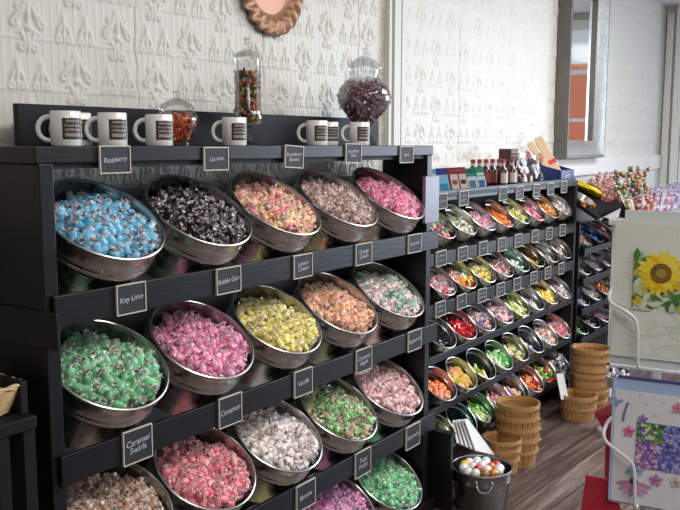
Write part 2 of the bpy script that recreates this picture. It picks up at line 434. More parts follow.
def taffy_arrays(flav, R=.0112, Lh=.0118, seg=10):
    """one wrapped taffy: rolled body plus two crinkled twist ends. returns V,F,C"""
    ci, c2, wr, _ = flav
    body = np.array(jit(ci if rng.random() < .68 else c2, .18))
    V = []; F = []; C = []
    rings = [(-1.0, .55), (-.93, .90), (-.5, 1.0), (.5, 1.0), (.93, .90), (1.0, .55)]
    for x, r in rings:
        for j in range(seg):
            a = 2*PI*j/seg; rr = R*r*(1+.07*rng.standard_normal())
            V.append((Lh*x, rr*math.cos(a), rr*math.sin(a)))
            cc = body*rng.uniform(.86, 1.14)
            if rng.random() < (.30 if sum(ci) > .2 else .06): q_ = rng.uniform(.12, .5); cc = (1-q_)*cc+q_*np.array((.86, .84, .84))
            C.append(cc)
    for i in range(len(rings)-1):
        for j in range(seg): F.append((i*seg+j, i*seg+(j+1) % seg, (i+1)*seg+(j+1) % seg, (i+1)*seg+j))
    for sg in (-1, 1):
        b0 = len(V); m = 9
        ln = rng.uniform(.45, .80)
        for x, r in ((.98, .50), (1.14, .30), (1.18+.75*ln, .80)):
            for j in range(m):
                a = 2*PI*j/m; rr = R*r*(1+(.45*((j % 2)*2-1) if r > .7 else 0)+.15*rng.standard_normal())
                V.append((sg*Lh*(x+(.12*rng.standard_normal() if r > .7 else 0)), rr*math.cos(a), rr*math.sin(a)*(.75 if r > .7 else 1)))
                w = np.array(wr[0] if rng.random() < .5 else wr[1])
                w = .72*w+.28*np.array((.92, .89, .88))
                if rng.random() < .16: w = np.array(wr[2])
                C.append(np.clip(w*rng.uniform(.8, 1.12), 0, 1))
        for i in range(2):
            for j in range(m):
                f = (b0+i*m+j, b0+i*m+(j+1) % m, b0+(i+1)*m+(j+1) % m, b0+(i+1)*m+j)
                F.append(f if sg > 0 else f[::-1])
    return np.array(V), F, np.clip(np.array(C), 0, 1)
def rand_rot(lim=1.0):
    q = rng.standard_normal(4); q /= np.linalg.norm(q)
    return Matrix.Rotation(0, 3, 'X') @ __import__('mathutils').Quaternion(q).to_matrix()

pieces = []          # (dist, visible-score, matrix, row, col)
stuff = MB()
body_big, rim_big, _ = tub_meshes(TA, TB_, .190, 'big', GALV); body_low, _, _ = tub_meshes(TA, TB_, .168, 'big', GALV)
tubs_near = {}
rowname = ['top row', 'second row', 'third row', 'bottom row']
for r in range(4):
    for c in range(5):
        if FLAV[r][c] is None: continue
        fl_ = FLAV[r][c]
        x, y, z = TUBX[c], TUBY-.002*r, TUBZ[r]
        t = thing('galvanized_tub', 'large galvanized tub of %s on the near rack\'s %s' % (fl_[3], rowname[r]), 'metal tub', (x, y, z), (TAU, 0, random.uniform(-.02, .02)), 'large galvanized tubs on the near rack')
        link('body', body_big if r < 3 else body_low, t); link('rim', rim_big, t)
        M = tubM(x, y, z, TAU)
        # candy surface: an inclined heap, close to the rim in front and deeper at the back
        sp = .0222; hid = []
        cen = []
        for layer in (0, 1, 2):
            i = 0; yy = -TB_
            while yy < TB_:
                xx = -TA + (sp/2 if i % 2 else 0) + layer*.007
                while xx < TA:
                    u, v = xx+rng.normal(0, .003), yy+rng.normal(0, .003)
                    rr = math.hypot(u/(TA-.019-.02*(v+TB_)/(2*TB_)), v/(TB_-.020))
                    back = (v+TB_)/(2*TB_)
                    if rr < 1 and not (v > .085 + .02*math.sin(u*40) and rr > .90):
                        dep = .004 + .036*back**1.4 + .010*math.sin(u*31+r)*math.cos(v*27+c) - .018*(1-rr*rr) + layer*.0125 + rng.normal(0, .0035)
                        P = M @ Vector((u, v, -dep))
                        cen.append((P, layer))
                    xx += sp
                yy += sp*.88; i += 1
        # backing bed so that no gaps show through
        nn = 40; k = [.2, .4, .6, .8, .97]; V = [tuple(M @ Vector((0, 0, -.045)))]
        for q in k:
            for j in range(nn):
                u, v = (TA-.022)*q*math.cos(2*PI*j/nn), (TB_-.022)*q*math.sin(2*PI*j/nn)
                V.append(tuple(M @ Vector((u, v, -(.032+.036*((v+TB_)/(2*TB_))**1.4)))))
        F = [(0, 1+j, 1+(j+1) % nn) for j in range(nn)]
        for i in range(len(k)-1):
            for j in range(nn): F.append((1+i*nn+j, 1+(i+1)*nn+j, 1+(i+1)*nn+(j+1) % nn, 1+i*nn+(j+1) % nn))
        stuff.add(V, F, 0, np.clip(np.array(fl_[0])*.30, 0, 1))  # flavour colour darkened, the shade between candies put into the bed
        for P, layer in cen:
            u, v, zc = px(P)
            ok = layer == 0 and v < 512 and u > 54+(r*4)
            pieces.append((zc if ok else 99, P, r, c))
pieces.sort(key=lambda p: p[0])
variants = {}
tcount = 0
for k, (zc, P, r, c) in enumerate(pieces):
    fl_ = FLAV[r][c]
    rot = rand_rot()
    sc = rng.uniform(.92, 1.12)
    if k < 300:
        key = (r, c)
        if key not in variants:
            variants[key] = []
            for _ in range(10):
                V, F, C = taffy_arrays(fl_); mb = MB(); mb.add(V, F, 0, C); variants[key].append(mb.mesh('taffy', CANDY, ang=60))
        if tcount == 0 or True:
            o = bpy.data.objects.new('wrapped_taffy', variants[key][k % 10]); COL.objects.link(o)
        o.matrix_world = Matrix.Translation(P) @ rot.to_4x4() @ Matrix.Scale(sc, 4)
        tag(o, 'twist-wrapped %s piece in its tub on the near rack\'s %s' % (fl_[3], rowname[r]), 'wrapped candy', '%s pieces in the %s' % (fl_[3], rowname[r]))
        tcount += 1
    else:
        V, F, C = taffy_arrays(fl_, seg=8)
        V = (V*sc) @ np.array(rot).T + np.array(P)
        stuff.add(V, F, 0, C)
so = stuff.obj('wrapped_taffy_heap', CANDY, ang=60)
tag(so, 'heaps of small twist-wrapped taffy in many colours filling the large galvanized tubs', 'wrapped candy', kind='stuff')

# ------------------------------------------------------------------ chalk signs
def chalk_sign(x0, y0, x1, y1, Y, txt, label, rot=0., size=None, strokes=0, seed=0, group=None, fixed=None):
    A = at(x0, y0, Y); Bp = at(x1, y1, Y)
    if fixed is None:
        cx, cz = (A[0]+Bp[0])/2, (at((x0+x1)/2, y0, Y)[2]+at((x0+x1)/2, y1, Y)[2])/2
        w = abs(at(x1, (y0+y1)/2, Y)[0]-at(x0, (y0+y1)/2, Y)[0]); h = at((x0+x1)/2, y0, Y)[2]-at((x0+x1)/2, y1, Y)[2]
    else: cx, cz, w, h = fixed
    t = thing('chalkboard_sign', label, 'sign', (cx, Y-.001, cz), (0, rot, 0), group)
    fw = .0030
    mb = MB()
    mb.box(-w/2, w/2, -.006, 0, h/2-fw, h/2); mb.box(-w/2, w/2, -.006, 0, -h/2, -h/2+fw)
    mb.box(-w/2, -w/2+fw, -.006, 0, -h/2+fw, h/2-fw); mb.box(w/2-fw, w/2, -.006, 0, -h/2+fw, h/2-fw)
    mb.obj('frame', CHALKF, t, smooth=False)
    MB().box(-w/2+fw*.8, w/2-fw*.8, -.004, -.0005, -h/2+fw*.8, h/2-fw*.8).obj('board', CHALKB, t, smooth=False)
    if txt:
        V, F = text_mesh(txt, h*.26, .85, shear=.15)
        ww = V[:, 0].max()-V[:, 0].min(); k = min(1., (w-fw*5)/ww)
        V2 = np.stack([V[:, 0]*k, np.full(len(V), -.0046), V[:, 1]], 1)
        a = .07; V2[:, 2] += V2[:, 0]*a
        MB().add(V2, F).obj('writing', CHALKW, t, smooth=False)
    elif strokes:
        rr = random.Random(seed); mb = MB()
        for ln in range(strokes):
            zz = (h*.16 if strokes == 2 else 0) - ln*h*.30; n = 9
            wd = (w-fw*2)*rr.uniform(.5, .8)
            pts = [(-wd/2+wd*i/(n-1), -.0046, zz+rr.uniform(-.5, .5)*h*.13) for i in range(n)]
            mb.tube(pts, .0011, 4)
        mb.obj('writing', CHALKW, t, smooth=False)
    return t
near_signs = [
 (98, 145.5, 129, 173.5, 'Raspberry', 'topmost rail, under the second mug', .0, 0), (202.5, 147, 227, 170.5, 'Licorice', 'topmost rail', 0, 0),
 (283.5, 145.5, 302, 168, 'Strawberry\nBanana', 'topmost rail', .06, 0), (344.5, 143.5, 360, 163, 'Rootbeer\nFloat', 'topmost rail', .02, 0),
 (399, 146, 412, 163, 'Berry', 'topmost rail', 0, 0),
 (115, 283, 144.5, 313.5, 'Key Lime', 'second rail', 0, 1), (215, 267, 239.5, 293, 'Bubble Gum', 'second rail', 0, 1), (292.5, 254, 311, 277.6, 'Lemon\nCream', 'second rail', 0, 1),
 (354.5, 243, 370.5, 264.5, 'Orange\nCream', 'second rail', 0, 1), (407, 234, 420, 252.5, 'Assorted', 'second rail', 0, 1),
 (121.5, 427.5, 151, 461.5, 'Caramel\nSwirls', 'third rail', 0, 1), (217.5, 395, 240.5, 425, 'Cinnamon', 'third rail', 0, 1), (293, 369, 311, 395, 'Vanilla', 'third rail', 0, 1),
 (355, 348, 370.5, 371, 'Caramel\nApple', 'third rail', 0, 1), (407, 330, 420, 350, 'Peppermint', 'third rail', 0, 1),
 (295, 482, 314, 508, 'Banana', 'lowest visible rail', 0, 1), (354, 450, 369.5, 475, 'Tutti\nFrutti', 'lowest visible rail', 0, 1), (405, 424.5, 418.5, 447, 'Watermelon', 'lowest visible rail', 0, 1)]
for x0, y0, x1, y1, tx, wh, rot, lip in near_signs:
    chalk_sign(x0, y0, x1, y1, LY if lip else FY, tx, 'small framed chalkboard reading %s on the near rack\'s %s' % (tx.replace('\n', ' '), wh), rot, group='chalkboard signs on the near rack')

# ================================================================== MUGS
def mug_meshes():
    R, h = .036, .083
    prof = [(0, 0), (R-.003, 0), (R, .003), (R, h-.002), (R-.0015, h), (R-.004, h-.001), (R-.0045, .006), (0, .005)]
    body = MB().lathe(prof, 36).mesh('body', CERAMIC, ang=50)
    pts = []
    for i in range(15):
        a = -PI*.5 + PI*i/14
        pts.append((-(R-.003)-.030*math.cos(a)**.8, 0, h*.5+.028*math.sin(a)))
    handle = MB().tube(pts, .0058, 10).mesh('handle', CERAMIC)
    mb = MB(); R2 = R+.0004; n = 14; a0, a1 = -.72, .72
    th = np.linspace(a0, a1, n)
    V = [(R2*math.cos(a), R2*math.sin(a), z) for z in (.016, .066) for a in th]
    F = [(i, i+1, n+i+1, n+i) for i in range(n-1)]
    patch = MB().add(V, F).mesh('printed_panel', BROWNP)
    tm = MB()
    for txt, zz, sz, bold in (('ESPRESSO', .0585, .0072, 0), ('French Roast', .0485, .0072, 0), ('COFFEE BEAN', .0385, .0076, 0), ('CHOCOLATE', .0265, .0105, .0003)):
        V, F = text_mesh(txt, sz, bold=bold)
        w = V[:, 0].max()-V[:, 0].min(); k = .0410/w
        V[:, 0] *= min(k, 1.15)
        R3 = R+.0009
        V2 = np.stack([R3*np.cos(V[:, 0]/R3), R3*np.sin(V[:, 0]/R3), zz+V[:, 1]], 1)
        tm.add(V2, F)
    lett = tm.mesh('lettering', CREAM)
    return body, handle, patch, lett
mugm = mug_meshes()
def mug(px_, Y, label, turn=-2.15):
    P = at(px_, 146, Y)
    view = math.atan2(-Y, -P[0])                       # direction back to the camera
    t = thing('coffee_mug', label, 'mug', (P[0], Y, H-.008), (0, 0, 0), 'printed coffee mugs on top of the near rack')
    # the print sits to the right of the side that faces the camera, the handle to the left
    link('body', mugm[0], t); link('handle', mugm[1], t)
    p = link('printed_panel', mugm[2], t); l = link('lettering', mugm[3], p)
    t.rotation_euler = (0, 0, view + .50)
    # handle placed square to the view
    hd = [c for c in t.children if c.name.startswith('handle')][0]
    hd.rotation_euler = (0, 0, -.50 + 1.50)
    return t
mug(66.5, 1.70, 'white coffee mug with brown print, nearest the left end of the top board')
mug(77.5, 1.79, 'white coffee mug with brown print, tucked behind the leftmost mug')
mug(113, 1.70, 'white coffee mug with brown print, second from the left, above the Raspberry sign')
mug(159.5, 1.70, 'white coffee mug with brown print, in front of the jar of orange candy')
mug(234.5, 1.70, 'white coffee mug with brown print, in front of the tall jar of gummies')
mug(317, 1.70, 'white coffee mug with brown print, front one of the pair left of the round jar')
mug(328.5, 1.78, 'white coffee mug with brown print, mostly hidden behind the mug left of the round jar')
mug(359.5, 1.70, 'white coffee mug with brown print, in front of the round jar of purple candy')

# ================================================================== JARS
TOPZ = H-.008
def jar(pxc, Y, prof_out, thick, lid, label, name='glass_jar', z_in=None):
    P = at(pxc, 140, Y)
    t = thing(name, label, 'jar', (P[0], Y, TOPZ))
    inner = [(max(r-thick, 0), z) for r, z in prof_out[z_in:]]
    mb = MB(); mb.lathe(prof_out, 40); mb.lathe(inner[::-1], 40)
    mb.obj('body', GLASS, t, ang=70)
    MB().lathe(lid, 36).obj('lid', GLASS, t, ang=70)
    return t, Vector((P[0], Y, TOPZ))
def smooth_prof(pts, n=6):
    out = []
    P = [pts[0]]+list(pts)+[pts[-1]]
    for i in range(1, len(P)-2):
        p0, p1, p2, p3 = map(np.array, P[i-1:i+3])
        for j in range(n):
            s = j/n
            out.append(tuple(.5*((2*p1)+(-p0+p2)*s+(2*p0-5*p1+4*p2-p3)*s*s+(-p0+3*p1-3*p2+p3)*s**3)))
    out.append(tuple(pts[-1])); return [(max(r, 0), z) for r, z in out]
# small ginger-style jar of orange candy sticks
pj = smooth_prof([(.0, .002), (.028, .0), (.032, .012), (.048, .055), (.050, .070), (.041, .086), (.037, .090)], 5)
def scl(p, a, b): return [(r*a, z*b) for r, z in p]
pj = scl(pj, 1.24, 1.10)
ld = smooth_prof([(.040, .090), (.040, .096), (.032, .108), (.012, .119), (.006, .123), (.010, .130), (.008, .137), (.0, .139)], 4)
ld = scl(ld, 1.24, 1.10)
j1, c1 = jar(177.5, 1.765, pj, .002, ld, 'small round glass jar with domed lid holding orange candy, behind the third mug', z_in=2)
# tall cylinder
pc = [(0, .0), (.038, .0), (.036, .006), (.012, .012), (.010, .045), (.016, .052), (.040, .058), (.050, .070), (.046, .085), (.042, .095), (.042, .225)]
lc = smooth_prof([(.046, .226), (.046, .234), (.030, .245), (.010, .250), (.008, .262), (.012, .272), (.009, .280), (.0, .282)], 4)
pc = scl(pc, 1.0, 1.17); lc = scl(lc, 1.0, 1.17)
j2, c2 = jar(248, 1.765, pc, .002, lc, 'tall cylindrical footed glass jar of mixed coloured gummies under the copper tray', z_in=6)
# round footed apothecary jar
pr_ = smooth_prof([(.0, .004), (.050, .0), (.046, .008), (.028, .030), (.024, .046), (.040, .070), (.085, .118), (.096, .148), (.084, .180), (.060, .200), (.052, .212), (.054, .232)], 5)
lr = smooth_prof([(.064, .232), (.064, .240), (.050, .252), (.026, .268), (.010, .274), (.012, .284), (.009, .296), (.0, .298)], 4)
pr_ = scl(pr_, 1.06, 1.20); lr = scl(lr, 1.06, 1.20)
j3, c3 = jar(364, 1.755, pr_, .0025, lr, 'large round footed glass jar of purple candy at the top board\'s right end', z_in=22)

def in_jar(center, prof, zlo, zhi, n, shell=.6):
    zs = np.array([p[1] for p in prof]); rs = np.array([p[0] for p in prof])
    out = []
    for _ in range(n):
        z = rng.uniform(zlo, zhi); R = np.interp(z, zs, rs)
        out.append((R, z))
    return out
# orange sticks
stick = [MB().tube([(-.013, 0, 0), (.013, 0, 0)], .0052, 8, col=jit(c, .15)).mesh('orange_candy', GLOSSY) for c in ((.72, .15, .02), (.62, .09, .015), (.80, .22, .04), (.45, .05, .02))]
zs = [p[1] for p in pj]; rs = [p[0] for p in pj]
for i in range(58):
    z = .016+.072*(i/57); Rr = np.interp(z, zs[2:], rs[2:])-.016; a = i*2.4
    rr = Rr*(1 if i % 4 else .3)
    o = bpy.data.objects.new('orange_candy', stick[i % 4]); COL.objects.link(o)
    o.matrix_world = Matrix.Translation(c1+Vector((rr*math.cos(a), rr*math.sin(a), z))) @ rand_rot().to_4x4()
    tag(o, 'translucent orange candy stick inside the small round jar behind the third mug', 'candy', 'orange candies in the small jar')
# gummies
gcol = [(.34, .02, .02), (.55, .28, .03), (.07, .15, .03), (.50, .14, .03), (.02, .04, .02), (.45, .38, .07), (.20, .015, .03), (.50, .18, .18)]
gm = []
for gc in gcol:
    mb = MB(); mb.sphere((0, 0, 0), .0062, 8, 6, col=jit(gc, .1), sc=(1, 1, 1.35)); mb.sphere((0, 0, .009), .0042, 8, 5, col=jit(gc, .1))
    for sx in (-1, 1): mb.sphere((sx*.004, .003, .004), .0026, 6, 4, col=gc); mb.sphere((sx*.004, .003, -.005), .003, 6, 4, col=gc)
    gm.append(mb.mesh('gummy', GLOSSY))
for i in range(280):
    z = .078+.150*(i/279); Rr = (.040 if z > .115 else .044)-.007
    rr = Rr*(1 if i % 5 else .4); a = i*2.39996
    o = bpy.data.objects.new('gummy_candy', gm[int(rng.integers(len(gm)))]); COL.objects.link(o)
    o.matrix_world = Matrix.Translation(c2+Vector((rr*math.cos(a), rr*math.sin(a), z))) @ rand_rot().to_4x4() @ Matrix.Scale(.86, 4)
    tag(o, 'small glossy gummy inside the tall cylindrical jar', 'gummy candy', 'gummies in the tall jar')
# purple wrapped candies
pf = ((.16, .02, .05), (.24, .04, .09), [(.55, .32, .38), (.34, .12, .18), (.72, .56, .60)], 'purple')
pv = []
for _ in range(8):
    V, F, C = taffy_arrays(pf, R=.0075, Lh=.0095, seg=7); mb = MB(); mb.add(V, F, 0, C); pv.append(mb.mesh('purple_candy', CANDY, ang=60))
zs = [p[1] for p in pr_[22:]]; rs = [p[0] for p in pr_[22:]]
for i in range(210):
    z = .075+.158*(i/209)**.85; Rr = np.interp(z, zs, rs)-.014
    rr = Rr*math.sqrt(rng.uniform(0, 1)) if i > 195 else Rr*(1 if i % 6 else .75); a = i*2.39996
    o = bpy.data.objects.new('purple_candy', pv[i % 8]); COL.objects.link(o)
    o.matrix_world = Matrix.Translation(c3+Vector((rr*math.cos(a), rr*math.sin(a), z))) @ rand_rot().to_4x4()
    tag(o, 'piece of wrapped dark purple candy inside the large round jar', 'purple candy', 'purple candies in the round jar')
bl = boxobj('jar_tag', (-.006, .006, -.001, .001, -.008, .008), mat('blue_tag', (.03, .25, .65), .4)); 
bl.location = (c3.x-.040, c3.y-.040, c3.z+.244); tag(bl, 'tiny bright blue tag lying on the purple candy in the round jar', 'tag')

# ================================================================== COPPER TRAY
tray = thing('copper_tray', 'round copper tray with a scalloped ruffled rim hung high on the white wall', 'tray', tuple(at(269.5, -15, WY-.008)), (PI/2, 0, 0))
COP = mat('hammered_copper', (.50, .28, .19), .5, .55, bump=.5, bscale=60)
COP2 = mat('ruffled_copper', (.44, .25, .16), .5, .6, bump=.4, bscale=30)
mb = MB(); n = 144; V = []; F = []
radii = [(r*1.17, z*1.1) for r, z in [(.0, .0), (.03, .0), (.06, .0), (.085, .001), (.098, .006), (.104, .016), (.112, .021), (.125, .019), (.138, .022), (.148, .016), (.150, .012)]]
for i, (r, z) in enumerate(radii):
    for j in range(n):
        a = 2*PI*j/n
        w = 0 if r < .122 else .0045*abs(math.sin(a*11))*(r-.117)/.058*3
        zz = z + (0 if r < .122 else .009*math.sin(a*22+r*70)*(1 if r < .165 else .6)) 
        rr = r*(1+(.02*math.cos(a*22) if r > .14 else 0)) 
        V.append((rr*math.cos(a)*1.0, rr*math.sin(a), zz))
for i in range(3, len(radii)-1):
    for j in range(n): F.append((i*n+j, i*n+(j+1) % n, (i+1)*n+(j+1) % n, (i+1)*n+j))
mb.add(V, F); mb.obj('ruffled_rim', COP2, tray, ang=80)
mb = MB(); 
F = [(i*n+j, i*n+(j+1) % n, (i+1)*n+(j+1) % n, (i+1)*n+j) for i in range(0, 3) for j in range(n)]
mb.add(V, F); mb.obj('hammered_center', COP, tray, ang=80)

# ================================================================== MIRROR
mx0, mx1 = 5.225, 5.97; mz0, mz1 = 1.455, 2.62; D = .092
mir = thing('wall_mirror', 'tall wall mirror in a deep silvery carved frame above the white ledge', 'mirror', (mx0, WY, mz0))
SIL = mat('carved_silver', (.46, .46, .44), .38, .8, bump=.9, bscale=70, noise=.3, nscale=30)
DSIL = mat('dark_pewter', (.17, .16, .15), .45, .5, noise=.3, nscale=12, bump=.2, bscale=20)
W_, Hh = mx1-mx0, mz1-mz0
mb = MB()
mb.box(0, .018, -D, -.001, 0, Hh); mb.box(W_-.018, W_, -D, -.001, 0, Hh); mb.box(.018, W_-.018, -D, -.001, 0, .018); mb.box(.018, W_-.018, -D, -.001, Hh-.018, Hh)
mb.obj('outer_frame', DSIL, mir, .003, smooth=False)
mb = MB(); iw = .115; yb = -.030
o_ = [(.018, .018), (W_-.018, .018), (W_-.018, Hh-.018), (.018, Hh-.018)]; i_ = [(iw, iw), (W_-iw, iw), (W_-iw, Hh-iw), (iw, Hh-iw)]
for k in range(4):
    a, b = o_[k], o_[(k+1) % 4]; c, d = i_[(k+1) % 4], i_[k]
    nseg = 5; ln = 60 if k % 2 else 24
    V = []; 
    for i in range(nseg+1):
        s = i/nseg
        for j in range(ln+1):
            q = j/ln
            p0 = np.array(a)*(1-q)+np.array(b)*q; p1 = np.array(d)*(1-q)+np.array(c)*q
            p = p0*(1-s)+p1*s
            y = -D*(1-s)**1.0+yb*s
            y += -.008*abs(math.sin(j*PI/2*1.0+s*6))*math.sin(PI*s)
            V.append((p[0], y, p[1]))
    F = [(i*(ln+1)+j, i*(ln+1)+j+1, (i+1)*(ln+1)+j+1, (i+1)*(ln+1)+j) for i in range(nseg) for j in range(ln)]
    mb.add(V, F)
mb.obj('carved_inner_frame', SIL, mir, ang=25)
mb = MB(); sl = .016
for b_ in ((iw-sl, iw, iw-sl, Hh-iw+sl), (W_-iw, W_-iw+sl, iw-sl, Hh-iw+sl), (iw, W_-iw, iw-sl, iw), (iw, W_-iw, Hh-iw, Hh-iw+sl)):
    mb.box(b_[0], b_[1], -.042, -.018, b_[2], b_[3])
mb.obj('inner_bead', DSIL, mir, smooth=False)
MB().box(iw-.01, W_-iw+.01, -.024, -.012, iw-.01, Hh-iw+.01).obj('mirror_glass', mat('mirror', (.9, .92, .92), .02, 1.), mir, smooth=False)
# what the mirror sees through the shop window
truck = thing('delivery_truck', 'orange delivery truck outside the shop window, seen only in the mirror', 'truck', (10.2, .4, -.05))
OR = mat('orange_paint', (.90, .25, .12), .4)
MB().box(0, 2.2, -2.6, .85, .7, 2.55).obj('cargo_box', OR, truck, .02, smooth=False)
MB().box(-.006, 0, -2.6, .85, 1.86, 1.90).obj('white_stripe', WHITEP, truck, smooth=False)
MB().box(.1, 2.1, -4.3, -2.7, .5, 2.2).obj('cab', WHITEP, truck, .05, smooth=False)
for yy in (-3.5, -.6): 
    for xx in (.0, 1.95): MB().lathe([(0, 0), (.4, 0), (.42, .05), (.42, .2), (.4, .25), (0, .25)], 24, M=Matrix.Translation((xx, yy, .42)) @ Matrix.Rotation(PI/2, 4, 'Y')).obj('wheel', BLACKD, truck)

# ================================================================== FAR RACK (small tubs)
RY = 1.70; RX0, RX1 = 3.165, 4.925
FTA, FTB, FTAU = .1047, .0893, .78
FX = [3.3+.2114*c for c in range(8)]; FYT = 1.75
FZ = [H-.3443, H-.5926, H-.8272, H-1.0623, H-1.2816]
railz = [H-.2215, H-.490, H-.7115, H-.928, H-1.164, H-1.385]      # centre of each front rail
railh = [.045, .055, .055, .034, .034, .034]
fr_ = thing('small_tub_rack', 'lower black wooden rack of small metal tubs between the near rack and the window', 'display rack', (RX0, RY, 0))
def fk(name, b, m=BLACK, bevel=.002):
    mb = MB().box(*b) if isinstance(b, tuple) else b
    for i in range(len(mb.v)): mb.v[i] = mb.v[i]-np.array([RX0, RY, 0])
    return mb.obj(name, m, fr_, bevel, smooth=False)
fk('top_board', (3.10, RX1, RY-.004, 1.955, H-.228, H-.2135), mat('grey_black_board', (.035, .035, .043), .55, spec=.25, noise=.3, nscale=10))
fk('side_panel', (RX1-.03, RX1, RY, 1.955, 0, H-.229)); fk('side_panel', (3.10, 3.13, RY, 1.955, 0, H-.229))
fk('back_panel', (3.13, RX1-.03, 1.935, 1.95, .05, H-.229), BLACKD, 0)
for i in range(6):
    fk('rail', (3.1305, RX1-.031, RY, RY+.014, railz[i]-railh[i]/2, railz[i]+railh[i]/2))
    if i:
        a = np.array([RY+.014, railz[i]-railh[i]/2]); b = np.array([1.93, railz[i]+.17])
        nn_ = np.array([-(b-a)[1], (b-a)[0]]); nn_ = nn_/np.linalg.norm(nn_)*.010
        fk('shelf', MB().prism([(3.13, *a), (3.13, *b), (3.13, *(b-nn_)), (3.13, *(a-nn_))], (RX1-.03-3.13, 0, 0)), BLACKD, 0)
dv = boxobj('divider_panel', (3.098, 3.122, 1.569, 1.69, 0.001, .333), BLACK, None, .002)
dv.location = (0, 0, 0); dv.data.transform(Matrix.Translation((-RX0, -RY, 0))); dv.parent = fr_
dv2 = MB().box(3.093, 3.127, 1.562, 1.69, .333, .345); 
for i in range(len(dv2.v)): dv2.v[i] = dv2.v[i]-np.array([RX0, RY, 0])
dv2.obj('divider_cap', BLACK, fr_, smooth=False)

LPX = [440.5, 462, 482.6, 501, 517.5, 534.2, 548.2, 561.4]
# chalk signs of the far rack
for r, ycs in ((0, None), (1, None), (2, None)):
    for c in range(8):
        if r == 0 and c == 2: continue
        zz = railz[r] - (.022 if r == 0 else -.002) + random.uniform(-.003, .003)
        chalk_sign(0, 0, 1, 1, RY, '', 'small framed chalkboard on the far rack\'s %s rail, %s from the left' % (ORD[r], ORD[c]), random.uniform(-.03, .03),
                   strokes=2 if (c+r) % 3 else 1, seed=r*10+c, group='chalkboard signs on the far rack', fixed=(at(LPX[c], 240, RY)[0], zz, .088, .066))

# candies for the small tubs
def m_wrapped(cols):
    out = []
    for c in cols:
        V, F, C = taffy_arrays((c, c, [(.52, .46, .45), tuple(.6*np.array(c)+.4*np.array((.5, .42, .4))), jit(c, .2)], ''), R=.0105, Lh=.014, seg=7)
        mb = MB(); mb.add(V, F, 0, C); out.append(mb.mesh('small_wrapped_candy', CANDY, ang=60))
    return out
def m_ball(cols): return [MB().sphere((0, 0, 0), .0135, 10, 7, col=c).mesh('ball_candy', GLOSSY) for c in cols]
def m_slice(cols):
    out = []
    for c in cols:
        out.append(MB().lathe([(0, -.005), (.017, -.005), (.0195, -.002), (.0195, .002), (.017, .005), (0, .005)], 14, col=c).mesh('slice', GLOSSY))
    return out
def m_bean(cols):
    out = []
    for c in cols: out.append(MB().tube([(-.022, .003, 0), (-.014, 0, 0), (0, -.003, 0), (.014, 0, 0), (.022, .003, 0)], [.004, .0085, .009, .0085, .004], 8, col=c).mesh('jelly', GLOSSY))
    return out
def m_stick(cols):
    out = []
    for c in cols:
        mb = MB(); mb.tube([(-.024, 0, 0), (-.008, .003, .002), (.008, -.003, 0), (.024, 0, .002)], .0066, 7, col=c); out.append(mb.mesh('rope', GLOSSY))
    return out
KIND = {'wrapped': (m_wrapped, 'small_wrapped_candy', 'wrapped candy'), 'ball': (m_ball, 'ball_candy', 'round candy'), 'slice': (m_slice, 'jelly_slice', 'jelly slice'),
        'bean': (m_bean, 'jelly_candy', 'jelly candy'), 'stick': (m_stick, 'candy_rope', 'candy rope')}
W = (.55, .50, .49); RD = (.62, .02, .03); GR = (.06, .42, .05); YE = (.82, .62, .03); OG = (.85, .22, .03); PK = (.80, .22, .34); BR = (.20, .08, .06); BLU = (.03, .14, .62); PU = (.25, .06, .28); BK = (.012, .01, .014); PCH = (.85, .48, .34); LG = (.45, .62, .18)
